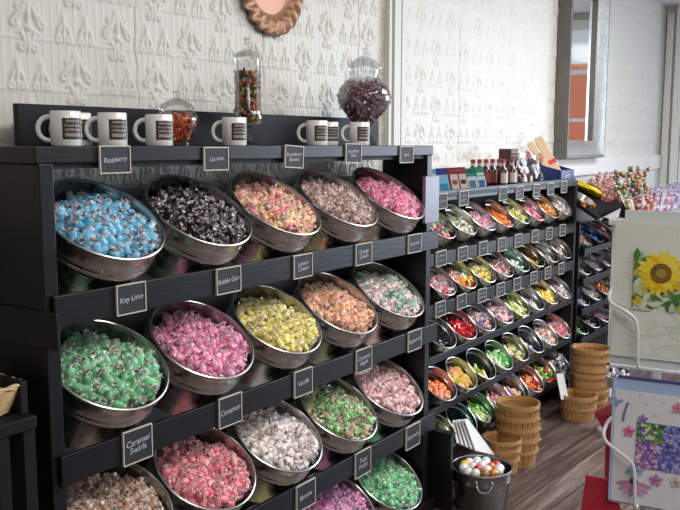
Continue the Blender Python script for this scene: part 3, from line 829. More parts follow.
FAR = [
 [('wrapped', [GR, RD, W, BK], 20, None, 'dark green and red'), ('wrapped', [(.70, .68, .50), LG, W], 22, None, 'cream and olive'), ('wrapped', [PK, W, (.6, .3, .4)], 24, None, 'pink and white'), ('stick', [OG, (.75, .12, .04), (.8, .35, .1)], 20, None, 'orange red'),
  ('wrapped', [YE, LG, (.5, .3, .02)], 20, None, 'yellow and green'), ('stick', [PK, (.85, .35, .4), RD], 22, None, 'pink red'), ('bean', [(.75, .32, .03), (.65, .22, .03)], 22, None, 'amber'), ('wrapped', [(.55, .42, .48), (.3, .18, .2), W], 20, None, 'lilac brown')],
 [('wrapped', [PK, W, RD, W], 26, None, 'pink, white and red'), ('bean', [RD, YE, LG, W, OG], 22, None, 'red, yellow and green'), ('wrapped', [YE, YE, (.85, .75, .35)], 20, None, 'yellow'), ('wrapped', [RD, BR, W, PK], 20, None, 'dark red and white'),
  ('bean', [(.55, .72, .60), (.7, .8, .7)], 9, (.40, .52, .50), 'pale mint'), ('bean', [(.6, .36, .08)], 5, (.46, .42, .34), 'tan'), ('wrapped', [(.4, .32, .36), W], 7, None, 'grey lilac'), ('wrapped', [(.6, .42, .25), W], 8, None, 'tan and white')],
 [('bean', [BK], 4, None, 'black'), ('bean', [RD, (.45, .01, .02)], 26, None, 'bright red'), ('wrapped', [PU, W, OG, (.5, .4, .6)], 24, None, 'purple, white and orange'), ('wrapped', [PK, W, (.85, .55, .6)], 24, None, 'pale pink and white'),
  ('stick', [(.75, .72, .3), LG, W], 20, (.42, .42, .22), 'yellow green'), ('wrapped', [(.6, .6, .62), W], 6, None, 'pale grey'), ('ball', [YE, (.85, .45, .03)], 18, None, 'golden yellow'), ('wrapped', [PU, W, BR, W], 18, None, 'purple brown')],
 [('ball', [(.75, .10, .03), OG, (.8, .3, .15)], 16, None, 'orange red'), ('slice', [YE, YE, (.85, .42, .25)], 20, None, 'yellow and peach'), ('stick', [(.55, .55, .05), LG], 4, (.36, .38, .32), 'yellow green'), ('bean', [GR, (.1, .5, .1), (.55, .7, .4)], 20, (.30, .42, .28), 'leaf green'),
  ('wrapped', [W, YE, LG], 13, (.40, .41, .28), 'white and yellow'), ('ball', [(.55, .55, .57)], 3, (.48, .48, .50), 'silver grey'), ('wrapped', [PCH, W, (.75, .4, .25)], 24, None, 'peach and white'), ('wrapped', [RD, PK, (.75, .2, .2)], 24, None, 'red and pink')],
 [('slice', [(.45, .45, .28)], 4, (.42, .42, .30), 'khaki'), ('bean', [(.1, .3, .28)], 3, (.16, .34, .33), 'teal'), ('stick', [GR, LG, (.7, .75, .5)], 16, (.20, .34, .20), 'pale and dark green'), ('wrapped', [RD, W, W, PK], 16, None, 'red and white'),
  ('ball', [BLU, OG, (.75, .5, .25), RD], 11, None, 'blue and orange'), ('bean', [RD, (.75, .3, .05), RD], 16, None, 'red with orange'), ('bean', [YE, GR, BK, RD], 20, None, 'yellow, green and black'), ('ball', [BK, W, (.08, .09, .2)], 16, None, 'black and white')]]
variants_tub = {}; wrapped_small = []
def small_tub(x, y, z, tau, spec, where, grp, a=FTA, b=FTB, rz=0.):
    kind, cols, cnt, tint, cw = spec
    key = tint
    if key not in variants_tub:
        bm_ = GALV if tint is None else galv('tinted_tub_%d' % len(variants_tub), tint)  # tints put candy reflections into the metal; teal is the tub's own
        variants_tub[key] = tub_meshes(a, b, .125, 'small', bm_, True)
    bo, ri, ir = variants_tub[key]
    fn, oname, cat = KIND[kind]
    t = thing('small_metal_tub', 'metal tub of %s %s, %s' % (cw, {'wrapped': 'wrapped candies', 'ball': 'round candies', 'slice': 'jelly slices', 'bean': 'jelly candies', 'stick': 'candy ropes'}[kind], where), 'metal tub', (x, y, z), (tau, 0, rz), grp)
    link('body', bo, t); link('rim', ri, t); link('inner_ring', ir, t)
    M = Matrix.Translation((x, y, z)) @ Matrix.Rotation(rz, 4, 'Z') @ Matrix.Rotation(tau, 4, 'X')
    ms = fn([jit(c, .12) for c in cols])
    full = min(1., cnt/20.); cnt = int(cnt*(1.5 if kind != 'slice' else 1.05))
    k = 0; ga = 2.39996
    for i in range(cnt):
        # heap resting in the low front half, spreading back with the fill
        q = math.sqrt((i+.5)/cnt); an = i*ga
        u = (a-.026)*q*math.cos(an)*(.62+.38*full); v = -(b*.36)*(1-full*.8) + (b-.024)*q*math.sin(an)*(.50+.48*full)
        back = (v+b)/(2*b)
        dep = .010 + .050*back - .012*(1-q) + .030*(1-full) + rng.normal(0, .003)
        P = M @ Vector((u, v, -dep))
        me_ = ms[int(rng.integers(len(ms)))]
        if kind in ('slice',): R3 = (Matrix.Rotation(tau+rng.uniform(-.3, .8), 3, 'X') @ Matrix.Rotation(rng.uniform(-.6, .6), 3, 'Y'))
        elif kind in ('stick',): R3 = Matrix.Rotation(tau-.2, 3, 'X') @ Matrix.Rotation(rng.uniform(.6, 2.0), 3, 'Z') @ Matrix.Rotation(rng.uniform(-.3, .3), 3, 'Y')
        else: R3 = rand_rot()
        mw = Matrix.Translation(P) @ R3.to_4x4() @ Matrix.Scale(1.18, 4)
        if kind == 'wrapped':
            wrapped_small.append((px(P)[2], mw, me_, cw, where)); continue
        o = bpy.data.objects.new(oname, me_); COL.objects.link(o); o.matrix_world = mw
        tag(o, '%s %s in the tub %s' % (cw, {'wrapped': 'wrapped candy', 'ball': 'round candy', 'slice': 'jelly slice', 'bean': 'jelly candy', 'stick': 'candy rope'}[kind], where), cat, 'candies in the small tub, '+where)
    # bed under the candies
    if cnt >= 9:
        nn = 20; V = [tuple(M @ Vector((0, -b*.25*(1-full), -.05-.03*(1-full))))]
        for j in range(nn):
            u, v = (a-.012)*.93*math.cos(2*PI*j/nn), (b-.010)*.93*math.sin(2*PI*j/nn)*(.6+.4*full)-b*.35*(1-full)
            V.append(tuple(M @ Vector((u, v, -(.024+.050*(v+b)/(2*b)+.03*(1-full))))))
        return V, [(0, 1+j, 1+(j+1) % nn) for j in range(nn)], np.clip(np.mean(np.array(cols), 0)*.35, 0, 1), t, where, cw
    return None
beds = []
for r in range(5):
    for c in range(8):
        beds.append(small_tub(FX[c], FYT-.0061*r, FZ[r], FTAU, FAR[r][c], '%s from left, far rack\'s %s row' % (ORD[c], ORD[r]), 'small metal tubs on the far rack'))
def put_beds(bs):
    for b in bs:
        if b is None: continue
        V, F, c, t, where, cw = b
        o = MB().add(V, F, 0, c).obj('candy_bed', CANDY, None, ang=80)
        # sits inside and moves with the tub: keep as a liner part of the tub
        o.parent = t; o.matrix_parent_inverse = (Matrix.Translation(t.location) @ t.rotation_euler.to_matrix().to_4x4()).inverted()
        o.name = 'dark_bed'  # bed of candy colour, darkened for the shade under the pieces
put_beds(beds)

# ================================================================== THIRD RACK (beyond)
QX0, QX1 = 5.02, 6.05
third = thing('corner_rack', 'black rack of small tubs furthest from the camera, beside the lollipop display', 'display rack', (QX0, RY, 0))
def tk(name, b, m=BLACK, bevel=.002):
    mb = MB().box(*b) if isinstance(b, tuple) else b
    for i in range(len(mb.v)): mb.v[i] = mb.v[i]-np.array([QX0, RY, 0])
    return mb.obj(name, m, third, bevel, smooth=False)
tk('post', (QX1-.02, QX1, RY-.012, RY+.02, 0, H-.46)); tk('side_panel', (QX0-.03, QX0-.01, RY, 1.94, 0, H-.46))
QZ = [H-.555, H-.735, H-.925, H-1.105, H-1.29]
QR = [H-.645, H-.83, H-1.015, H-1.20, H-1.38]
for i in range(5):
    tk('rail', (QX0-.0095, QX1-.0205, RY-.03, RY-.012, QR[i]-.022, QR[i]+.018))
    a = np.array([RY-.012, QR[i]-.02]); b = np.array([1.92, QR[i]+.11]); n_ = np.array([-(b-a)[1], (b-a)[0]]); n_ = n_/np.linalg.norm(n_)*.010
    tk('shelf', MB().prism([(QX0-.0095, *a), (QX0-.0095, *b), (QX0-.0095, *(b-n_)), (QX0-.0095, *(a-n_))], (QX1-QX0-.011, 0, 0)), BLACKD, 0)
# sloping top shelf
tp = [(QX0-.03, RY-.10, H-.425), (QX1, RY+.02, H-.395), (QX1, 1.93, H-.30), (QX0-.03, 1.93, H-.22)]
tk('sloping_top', MB().prism(tp, (0, 0, -.025)), BLACKD, 0)
THIRD = [
 [('wrapped', [PU, PK, GR, YE], 16, None, 'mixed bright'), ('ball', [BLU, (.05, .3, .7)], 12, (.16, .26, .42), 'blue'), ('wrapped', [PK, RD, W], 13, (.45, .28, .32), 'pink'), ('wrapped', [W, (.2, .3, .5)], 12, (.24, .30, .38), 'blue white')],
 [('wrapped', [W, (.5, .5, .55)], 8, None, 'silver white'), ('wrapped', [RD, W, (.5, .55, .7)], 18, None, 'red, white and blue'), ('wrapped', [PU, W, BR], 15, None, 'plum and white'), ('wrapped', [GR, LG, BR], 14, None, 'dark green')],
 [('wrapped', [(.3, .32, .4), W], 8, (.30, .32, .38), 'steel blue'), ('wrapped', [W, (.8, .72, .62)], 18, None, 'cream'), ('bean', [OG, (.8, .3, .08)], 18, None, 'orange'), ('wrapped', [YE, W, GR], 12, None, 'yellow and white')],
 [('bean', [GR, (.1, .3, .1)], 9, (.34, .26, .30), 'green'), ('wrapped', [(.4, .45, .4), W], 6, (.26, .32, .28), 'sage'), ('wrapped', [PK, W, PU], 12, None, 'magenta'), ('bean', [BR], 9, None, 'brown')]]
b2 = []
for r in range(4):
    for c in range(4):
        b2.append(small_tub(5.10+.225*c, 1.735, QZ[r], FTAU-.1, THIRD[r][c], '%s from left, furthest rack\'s %s row' % (ORD[c], ORD[r]), 'small metal tubs on the furthest rack'))
put_beds(b2)
wrapped_small.sort(key=lambda w: w[0])
rest = MB()
for k, (zc, mw, me_, cw, where) in enumerate(wrapped_small):
    if k < 300:
        o = bpy.data.objects.new('small_wrapped_candy', me_); COL.objects.link(o); o.matrix_world = mw
        tag(o, '%s wrapped candy in the tub %s' % (cw, where), 'wrapped candy', 'candies in the tub '+where)
    else:
        V = np.zeros(len(me_.vertices)*3); me_.vertices.foreach_get('co', V); V = V.reshape(-1, 3)
        C = np.zeros(len(me_.vertices)*4, dtype=np.float32); me_.color_attributes['Col'].data.foreach_get('color', C)
        A = np.array(mw); V = V @ A[:3, :3].T + A[:3, 3]
        rest.add(V, [tuple(p.vertices) for p in me_.polygons], 0, C.reshape(-1, 4)[:, :3])
tag(rest.obj('small_wrapped_candy_heap', CANDY, ang=60), 'further small wrapped candies heaped in the more distant little metal tubs', 'wrapped candy', kind='stuff')

# ================================================================== GOODS ON THE FAR RACK TOP
TZ = H-.2135
def pouch(xl, xr, ytop, ybot, Y, lean, base, panels, label, cat='box', name='candy_box', thick=.03, group=None):
    """upright carton leaning back, printed panels on its front"""
    Y = 1.712; dk = lambda c: tuple(np.array(c)**1.4*.40)
    base = dk(base); panels = [(*p[:4], dk(p[4])) for p in panels]
    A = at((xl+xr)/2, ybot, Y); w = at(xr, ybot, Y)[0]-at(xl, ybot, Y)[0]
    h = at((xl+xr)/2, ytop, Y)[2]-TZ
    t = thing(name, label, cat, (A[0], Y, TZ+.001), (-lean, 0, 0), group)
    MB().box(-w/2, w/2, 0, thick, 0, h).obj('carton', mat('carton_'+label[:18], base, .85, spec=.08), t, .002, smooth=False)
    mb = MB()
    for (u0, u1, v0, v1, col) in panels:
        n = 1
        mb.box(-w/2+w*u0, -w/2+w*u1, -.001, .0005, h*v0, h*v1, 0, col)
    mb.obj('printed_panel', mat('matte_print', rough=.85, attr=True, spec=.08), t, smooth=False)
    return t
BX = 1.755
pouch(429, 440.5, 169, 197, 1.73, .22, (.30, .58, .72), [(.1, .9, .2, .6, (.55, .75, .85)), (.2, .8, .62, .8, (.85, .9, .92))], 'pale blue candy carton half hidden at the left end of the far rack top')
pouch(440, 451, 168, 196, 1.73, .22, (.45, .65, .80), [(0, 1, .74, 1, (.10, .10, .40)), (.15, .85, .12, .38, (.06, .45, .65)), (.15, .85, .42, .62, (.35, .68, .80))], 'blue candy carton with a dark violet top')
pouch(451.5, 469.5, 167, 194, 1.73, .22, (.42, .08, .10), [(.08, .48, .12, .72, (.82, .72, .66)), (.55, .94, .12, .72, (.82, .72, .66)), (.14, .42, .30, .48, (.45, .30, .14)), (.60, .88, .30, .48, (.20, .08, .05)), (.1, .9, .82, .92, (.50, .15, .15))], 'dark red carton with two cream panels beside the blue cartons')
pouch(469, 478, 168, 192.5, 1.73, .22, (.10, .42, .34), [(0, 1, .08, .62, (.70, .82, .85)), (.15, .85, .12, .45, (.04, .22, .62)), (.1, .9, .78, .95, (.05, .22, .18))], 'green carton with a blue picture, right of the red carton')
pouch(478.5, 487, 166.5, 191, 1.73, .22, (.08, .40, .28), [(0, 1, .08, .58, (.72, .82, .86)), (.15, .85, .10, .42, (.20, .36, .70)), (.1, .9, .62, .74, (.75, .85, .80))], 'taller green carton with a pale blue picture, beside the bottles')
# bottles
BG = mat('dark_red_syrup', (.055, .006, .005), .2, coat=.3)
BL = mat('bottle_label_white', (.50, .44, .40), .5)
CAPM = mat('red_cap', (.30, .04, .035), .4); NECK = mat('white_neck_band', (.52, .46, .42), .4)
def bottle_proto():
    t = thing('syrup_bottle', '', 'bottle')
    MB().lathe([(0, 0), (.024, 0), (.026, .004), (.026, .075), (.022, .090), (.011, .102), (.010, .118), (0, .118)], 18).obj('bottle_body', BG, t)
    MB().lathe([(.0105, .102), (.0115, .103), (.0115, .119), (.0105, .12)], 14).obj('neck_band', NECK, t)
    MB().lathe([(0, .118), (.013, .118), (.013, .134), (.011, .136), (0, .136)], 14).obj('cap', CAPM, t)
    n = 8; th = np.linspace(-1.0, 1.0, n)
    V = [(.0264*math.sin(a), -.0264*math.cos(a), z) for z in (.02, .07) for a in th]
    MB().add(V, [(i, i+1, n+i+1, n+i) for i in range(n-1)]).obj('paper_label', mat('dark_label', (.22, .05, .04), .5), t)
    return t
bp0 = bottle_proto()
pos = [(473, 1.83), (479.5, 1.82), (486, 1.81), (492.5, 1.80), (499, 1.79)]
for i, (xx, yy) in enumerate(pos):
    P = at(xx, 170, yy); o = bp0 if i == 0 else clone_tree(bp0, (0, 0, 0))
    o.location = (P[0], yy, TZ+.001); o.rotation_euler = (0, 0, -.3)
    tag(o, 'red-capped dark syrup bottle, %s from left in the line behind the cartons' % ORD[i], 'bottle', 'syrup bottles on the far rack')
for i, (xx, yy, nm) in enumerate(((502.5, 1.735, 'left'), (511.5, 1.735, 'right'))):
    P = at(xx, 180, yy); o = clone_tree(bp0, (P[0], yy, TZ+.001), (0, 0, -.5))
    tag(o, 'syrup bottle with big cream label, %s of the pair beside the brown box' % nm, 'bottle', 'syrup bottles on the far rack')
    for ch in o.children:
        if ch.name.startswith('paper_label'):
            ch.data = ch.data.copy(); ch.data.materials[0] = BL
# brown perforated tin
P = at(514.5, 180, 1.80)
bt = thing('brown_gift_box', 'tall brown box dotted with small pale holes behind the bottles', 'box', (P[0], 1.80, TZ+.001))
MB().box(-.055, .045, 0, .07, 0, .185).obj('box_body', mat('dark_brown_card', (.07, .025, .018), .5), bt, .003, smooth=False)
mb = MB()
for i in range(4):
    for j in range(9): mb.box(-.045+i*.026, -.037+i*.026, -.001, .001, .02+j*.018, .026+j*.018)
mb.obj('pale_dots', mat('dot_pale', (.62, .42, .36), .5), bt, smooth=False)
# two clear gift bags
def giftbag(pxc, Y, w, h, label, seed):
    P = at(pxc, 180, Y); rr = random.Random(seed)
    t = thing('gift_bag', label, 'gift bag', (P[0], Y, TZ+.001), (-.10, 0, 0))
    n = 14; V = []
    for i in range(7):
        s = i/6; ww = w*(1-.12*s)/2; dd = .035*(1-.75*s)
        for j in range(n):
            a = 2*PI*j/n
            V.append((ww*math.copysign(abs(math.cos(a))**.5, math.cos(a))+rr.uniform(-.004, .004), dd*math.sin(a)+rr.uniform(-.003, .003), h*s))
    F = [(i*n+j, i*n+(j+1) % n, (i+1)*n+(j+1) % n, (i+1)*n+j) for i in range(6) for j in range(n)]
    MB().add(V, F).obj('clear_film', glass_mat('cellophane', (.93, .93, .94), .38), t, ang=10)
    mb = MB(); 
    for i in range(26):
        col = rr.choice([(.75, .76, .80), (.55, .58, .65), (.22, .06, .05), (.30, .10, .06), (.8, .8, .82), (.10, .05, .05)])
        mb.box(-.012, .012, -.004, .004, -.016, .016, 0, col, Matrix.Translation((rr.uniform(-w*.38, w*.38), rr.uniform(-.02, .01), rr.uniform(.02, h*.8))) @ Matrix.Rotation(rr.uniform(-1, 1), 4, 'Y'))
    mb.obj('contents', PLAIN, t, smooth=False)
    mb = MB()
    for i in range(9):
        a = rr.uniform(0, 2*PI); 
        mb.tube([(0, -.03, h*.86), (.02*math.cos(a), -.04, h*.86+.025*math.sin(a)), (.035*math.cos(a+.4), -.035, h*.86+.03*math.sin(a+.4))], .004, 5)
    mb.obj('curled_ribbon', mat('copper_ribbon', (.42, .14, .08), .4), t)
giftbag(523.5, 1.765, .13, .165, 'clear gift bag with curled copper ribbon beside the brown dotted box', 3)
giftbag(536, 1.80, .12, .15, 'clear gift bag behind the blue display carton', 5)
tg = at(531, 181, 1.715); g = thing('price_tag', 'small pale yellow oval tag at the front edge of the far rack top', 'tag', (tg[0], 1.715, TZ+.001))
MB().lathe([(0, 0), (.012, 0), (.014, .001), (.014, .003), (0, .003)], 18, b=1.7, M=Matrix.Translation((0, 0, .024)) @ Matrix.Rotation(PI/2, 4, 'X')).obj('tag_disc', mat('tag_yellow', (.80, .66, .30), .5), g)
MB().lathe([(0, 0), (.006, 0), (.006, .001), (0, .001)], 14, b=1.7, M=Matrix.Translation((0, -.0031, .024)) @ Matrix.Rotation(PI/2, 4, 'X')).obj('tag_mark', BROWNP, g)
# blue display carton with wooden paddles
pA = at(560, 180, 1.72); pB = at(580, 178, 1.72); pC = at(541, 180, 1.90)
cx0, cx1 = at(561, 180, 1.72)[0], at(580, 178, 1.72)[0]
bc = thing('blue_display_carton', 'dark blue open display carton at the right end of the far rack top', 'display carton', (cx0, 1.72, TZ+.001))
w = 4.915-cx0; BLUE = mat('blue_card', (.018, .035, .17), .42)
dY = .21
MB().box(0, w, 0, .004, 0, .062).obj('front_wall', mat('blue_card_front', (.022, .04, .16), .42), bc, smooth=False)
for xx in (0, w-.004):
    MB().prism([(xx, .004, 0), (xx, dY, 0), (xx, dY, .135), (xx, .10, .085), (xx, .004, .062)], (.004, 0, 0)).obj('side_wall', BLUE, bc, smooth=False)
MB().box(.004, w-.004, dY-.004, dY, 0, .135).obj('back_wall', BLUE, bc, smooth=False)
MB().box(.004, w-.004, .004, dY-.004, 0, .004).obj('bottom', BLUE, bc, smooth=False)
mb = MB(); rr = random.Random(4)
mb.tube([(w*.25+w*.5*i/12, -.001, .030+rr.uniform(-.006, .006)) for i in range(13)], .0026, 4)
mb.tube([(w*.3+w*.4*i/8, -.001, .016+rr.uniform(-.003, .003)) for i in range(9)], .0012, 4)
mb.obj('white_script', CREAM, bc)
def paddle(p0, p1, wd, label, ribbon):
    p0 = np.array(p0); p1 = np.array(p1); ln = np.linalg.norm(p1-p0)
    t = thing('wooden_paddle', label, 'paddle', tuple(p0))
    d = (p1-p0)/ln; wv = np.array([.5, -.86, 0]); wv = wv-d*(wv@d); wv /= np.linalg.norm(wv); nv = np.cross(d, wv)
    t.matrix_world = Matrix(((wv[0], nv[0], d[0], p0[0]), (wv[1], nv[1], d[1], p0[1]), (wv[2], nv[2], d[2], p0[2]), (0, 0, 0, 1)))
    pts = [(-wd*.45, 0, 0), (wd*.45, 0, 0), (wd*.5, 0, ln*.62), (wd*.42, 0, ln*.72), (wd*.5, 0, ln*.86), (wd*.40, 0, ln), (-wd*.40, 0, ln), (-wd*.5, 0, ln*.86), (-wd*.42, 0, ln*.72), (-wd*.5, 0, ln*.62)]
    MB().prism(pts, (0, .012, 0)).obj('blade', mat('pale_beech', (.66, .46, .30), .55, noise=.15, nscale=30), t, .003, smooth=False)
    if ribbon: MB().box(-wd*.54, wd*.54, -.003, .015, ln*.36, ln*.45).obj('red_ribbon', mat('red_ribbon', (.55, .02, .03), .4), t, smooth=False)
mb_ = (cx0+.02)
qa = at(566, 171, 1.76); qb = at(536, 137, 1.91)
paddle((cx0+.085, 1.75, TZ+.012), (qb[0]+.0, 1.90, qb[2]), .055, 'pale wooden paddle tied with red ribbon leaning in the blue carton', True)
paddle((cx0+.03, 1.765, TZ+.012), (qb[0]-.06, 1.925, qb[2]-.03), .042, 'narrow pale wooden paddle on the left of the ribboned one', False)

# ================================================================== GOODS AROUND THE FURTHEST RACK
def on_top(x, y):                      # height of the sloping top at (x,y) by bilinear guess
    s = (x-QX0)/(QX1-QX0); t = (y-(RY-.06))/(1.93-(RY-.06))
    return (H-.425)*(1-s)*(1-t)+(H-.395)*s*(1-t)+(H-.30)*s*t+(H-.22)*(1-s)*t
YEL = mat('yellow_plush', (.80, .62, .02), .5, bump=.4, bscale=40)
yp = at(589, 195, 1.80); yb_ = thing('yellow_candy_bag', 'bright yellow crumpled candy bag lying on the sloping top of the furthest rack', 'candy bag', (yp[0], 1.80, on_top(yp[0], 1.80)+.03), (.35, .28, 0))
mb = MB(); V = []; n = 20
for i in range(9):
    s = i/8
    for j in range(n):
        a = 2*PI*j/n; rr_ = .112*math.sin(PI*(s*.86+.07))**.6*(1+.10*math.sin(a*4+i*2))
        V.append((-.13+.26*s, rr_*math.cos(a)*.8, .030*math.sin(a)*math.sin(PI*(s*.8+.1))+.004*math.sin(a*5+i)))
mb.add(V, [(i*n+j, i*n+(j+1) % n, (i+1)*n+(j+1) % n, (i+1)*n+j) for i in range(8) for j in range(n)]+[tuple(range(n)), tuple(range(8*n, 9*n))]); mb.obj('bag_body', YEL, yb_)
MB().box(-.05, .04, -.06, .02, .030, .034).obj('dark_print', mat('bag_print', (.20, .16, .02), .5), yb_, smooth=False)
MB().box(-.145, -.128, -.05, .05, -.012, .012).obj('crimped_end', YEL, yb_, smooth=False)
sp_ = at(585, 208, 1.70); sb = thing('metal_candy_tin', 'grey metal trough with brown candy at the front of the sloping top', 'tin', (sp_[0], 1.72, on_top(sp_[0], 1.72)+.045), (.55, 0, 0))
MB().lathe([(.0, -.05), (.8, -.05), (1, 0), (.97, 0), (.78, -.046), (0, -.046)], 28, a=.10, b=.085).obj('tin_body', GALV, sb)
mb = MB()
for i in range(14): mb.sphere((rng.uniform(-.07, .07), rng.uniform(-.07, .0), -.02+rng.uniform(-.01, .006)), .016, 8, 6, col=jit([(.35, .14, .05), (.62, .26, .06), (.2, .07, .04)][i % 3], .2))
mb.obj('brown_candy', GLOSSY, sb)

# lollipop / wrapped stick display beyond the sunflower card
def pops(name, label, grp, x0, x1, y0, y1, Y, Yd, n, cols, base_z, kind='stick', lean=.25, cat='lollipop'):
    ms = []
    for c in cols:
        mb = MB()
        if kind == 'pop':
            mb.tube([(0, 0, 0), (0, 0, .085)], .0022, 5, col=(.85, .83, .8)); mb.sphere((0, 0, .098), .019, 10, 7, col=jit(c, .1), sc=(1, .6, 1))
            mb.lathe([(.004, .080), (.013, .072)], 8, col=W)
        else:
            k = 6
            for i in range(k):
                cc = np.array(c)*.75 if i % 3 != 1 else (.62, .58, .55)
                mb.tube([(0, 0, .02*i), (0, 0, .02*(i+1))], .012, 7, col=cc)
            mb.lathe([(.009, .12), (.003, .126), (.012, .142)], 8, col=np.array(c)*.4+.3)
        ms.append(mb.mesh(name, CANDY, ang=50))
    for i in range(n):
        o = bpy.data.objects.new(name, ms[i % len(ms)]); COL.objects.link(o)
        u = rng.uniform(x0, x1); v = y0 + (y1-y0)*((i+.5)/n)
        P = at(u, v, Y+Yd*(1-(i+.5)/n))
        if base_z: P[2] = base_z+.071+rng.uniform(0, .022)
        o.matrix_world = Matrix.Translation(P-np.array([0, 0, .07])) @ Matrix.Rotation(rng.normal(0, lean), 4, 'X') @ Matrix.Rotation(rng.normal(.1, lean), 4, 'Y')
        tag(o, label, cat, grp)
pops('coral_candy_stick', 'coral and white wrapped candy stick in the bundle right of the yellow bag', 'coral candy sticks', 597, 612, 181, 199, 1.74, .10, 80, [(.85, .25, .20), (.85, .40, .34), (.75, .15, .14), (.88, .60, .52)], 0, 'stick', .6, 'candy stick')
pops('swirl_lollipop', 'small multicoloured lollipop in the tall dark cluster under the white ledge', 'lollipops in the tall cluster', 624, 641, 172, 196, 1.47, .06, 80, [(.16, .03, .02), (.36, .24, .03), (.08, .15, .03), (.22, .10, .03), (.34, .05, .04), (.06, .05, .02)], 0, 'pop', .5)
pops('striped_candy_stick', 'red and white wrapped candy stick in front of the window end', 'striped candy sticks', 633, 664, 192, 210, 1.38, .13, 110, [(.65, .06, .10), (.75, .30, .34), (.55, .45, .10), (.30, .06, .08), (.80, .65, .60)], 1.10, 'stick', .30, 'candy stick')
pops('violet_candy_stick', 'violet and white wrapped candy stick nearest the window', 'violet candy sticks', 652, 684, 187, 205, 1.36, .13, 80, [(.30, .26, .62), (.45, .42, .75), (.70, .66, .80), (.55, .30, .55)], 1.115, 'stick', .30, 'candy stick')
# stand that carries them
st = thing('candy_table', 'tall narrow white table of candy sticks behind the sunflower card', 'display stand', (5.9, 1.35, 0))
SW = mat('stand_white', (.72, .72, .70), .5)
MB().box(-.78, 1.25, -.13, .22, 1.065, 1.10).obj('table_top', SW, st, .004, smooth=False)
for lx in (-.76, 1.20):
    for ly in (-.11, .17): MB().box(lx, lx+.03, ly, ly+.03, 0, 1.065).obj('leg', SW, st, .002, smooth=False)

lt = at(632, 190, 1.50); ltt = thing('lollipop_holder', 'brown conical holder under the tall cluster of multicoloured lollipops', 'holder', (lt[0], 1.50, 1.101))
MB().lathe([(0, 0), (.07, 0), (.05, .10), (.03, .22), (0, .23)], 20).obj('cone', BROWNP, ltt)
lb = at(677, 206, 1.50); lbo = thing('blue_candy_bag', 'pale blue clear candy bag beside the violet sticks near the window', 'candy bag', (lb[0], 1.50, 1.108))
MB().sphere((0, 0, .06), .07, 14, 10, sc=(1, .6, 1.1)).obj('bag_body', mat('pale_blue_film', (.45, .62, .78), .2, coat=.5), lbo)
MB().lathe([(.015, .13), (.01, .14), (.04, .17)], 12).obj('gathered_top', mat('pale_blue_film2', (.6, .74, .85), .2), lbo)

# ================================================================== FLOOR ITEMS
WICK = mat('basket_wood', (.42, .22, .085), .55, noise=.3, nscale=30, bump=.3, bscale=40, stretch=(3, 3, .5))
WICKB = mat('basket_hoop', (.50, .28, .11), .5, noise=.25, nscale=25)
def basket_proto():
    t = thing('splint_basket', '', 'basket')
    R, h = .112, .155; rb = .86; mb = MB(); n = 22
    for k in range(n):                                  # upright splints
        a0, a1 = 2*PI*(k+.06)/n, 2*PI*(k+.94)/n; V = []
        for z, r in ((0, rb), (h*.5, .5*(1+rb)), (h, 1.)):
            for a in (a0, (a0+a1)/2, a1): V.append((R*r*math.cos(a), R*r*math.sin(a), z))
        for z, r in ((0, rb), (h*.5, .5*(1+rb)), (h, 1.)):
            for a in (a0, (a0+a1)/2, a1): V.append(((R*r-.003)*math.cos(a), (R*r-.003)*math.sin(a), z))
        F = []
        for i in range(2):
            for j in range(2):
                F.append((i*3+j, i*3+j+1, (i+1)*3+j+1, (i+1)*3+j)); F.append((9+i*3+j, 9+(i+1)*3+j, 9+(i+1)*3+j+1, 9+i*3+j+1))
        F += [(0, 3, 12, 9), (3, 6, 15, 12), (2, 11, 14, 5), (5, 14, 17, 8)]
        mb.add(V, F)
    mb.lathe([(0, .004), (R*rb-.001, .004), (R*rb-.001, .010), (0, .010)], 28)
    mb.obj('splint_body', WICK, t, ang=50)
    def hoop(z0, z1, off):
        r0 = R*(rb+(1-rb)*z0/h); r1 = R*(rb+(1-rb)*z1/h)
        return MB().lathe([(r0+.0005, z0), (r0+off, z0), (r1+off, z1), (r1+.0005, z1)], 32).lathe([(r1-.0035, z1), (r1-.0035-off*.7, z1), (r0-.0035-off*.7, z0), (r0-.0035, z0)], 32)
    hoop(h-.022, h+.002, .004).obj('rim_hoop', WICKB, t, ang=50)
    MB().lathe([(R*.925, h*.45), (R*.925+.006, h*.45), (R*.945+.006, h*.45+.016), (R*.945, h*.45+.016)], 32).obj('middle_hoop', WICKB, t, ang=50)
    for s in (0, 1):
        a = -1.75+PI*s; pts = []
        for i in range(9):
            q = -1+2*i/8; aa = a+q*.33; rr_ = R+.004+.012*(1-q*q)
            pts.append((rr_*math.cos(aa), rr_*math.sin(aa), h-.012-.012*abs(q)+.010*(1-q*q)))
        MB().tube(pts, .0042, 6).obj('handle', WICKB, t)
    return t
bk0 = basket_proto()
def bstack(cx, cy, n, dz, z0, what, sc=1.):
    for i in range(n):
        o = bk0 if bk0.location.length == 0 and not bk0.get('used') else clone_tree(bk0, (0, 0, 0))
        if o is bk0: bk0['used'] = 1
        o.location = (cx+random.uniform(-.004, .004), cy+random.uniform(-.004, .004), z0+dz*i); o.rotation_euler = (0, 0, random.uniform(-.25, .25)); o.scale = (sc, sc, sc)
        pos_ = 'single one' if n == 1 else 'topmost' if i == n-1 else ('bottom' if i == 0 else ORD[n-1-i]+' from the top')
        tag(o, 'round brown splint basket, %s of the %s' % (pos_, what), 'basket', 'splint baskets on the floor')
        if 'used' in o and o is not bk0: del o['used']
def fb(x, y): q = atZ(x, y, 0); return q[0], q[1]
bstack(*fb(516.5, 462), 4, .053, .001, 'near tall basket stack', .92)
bstack(*fb(501, 470), 2, .040, .001, 'short stack behind the gumball pail', .80)
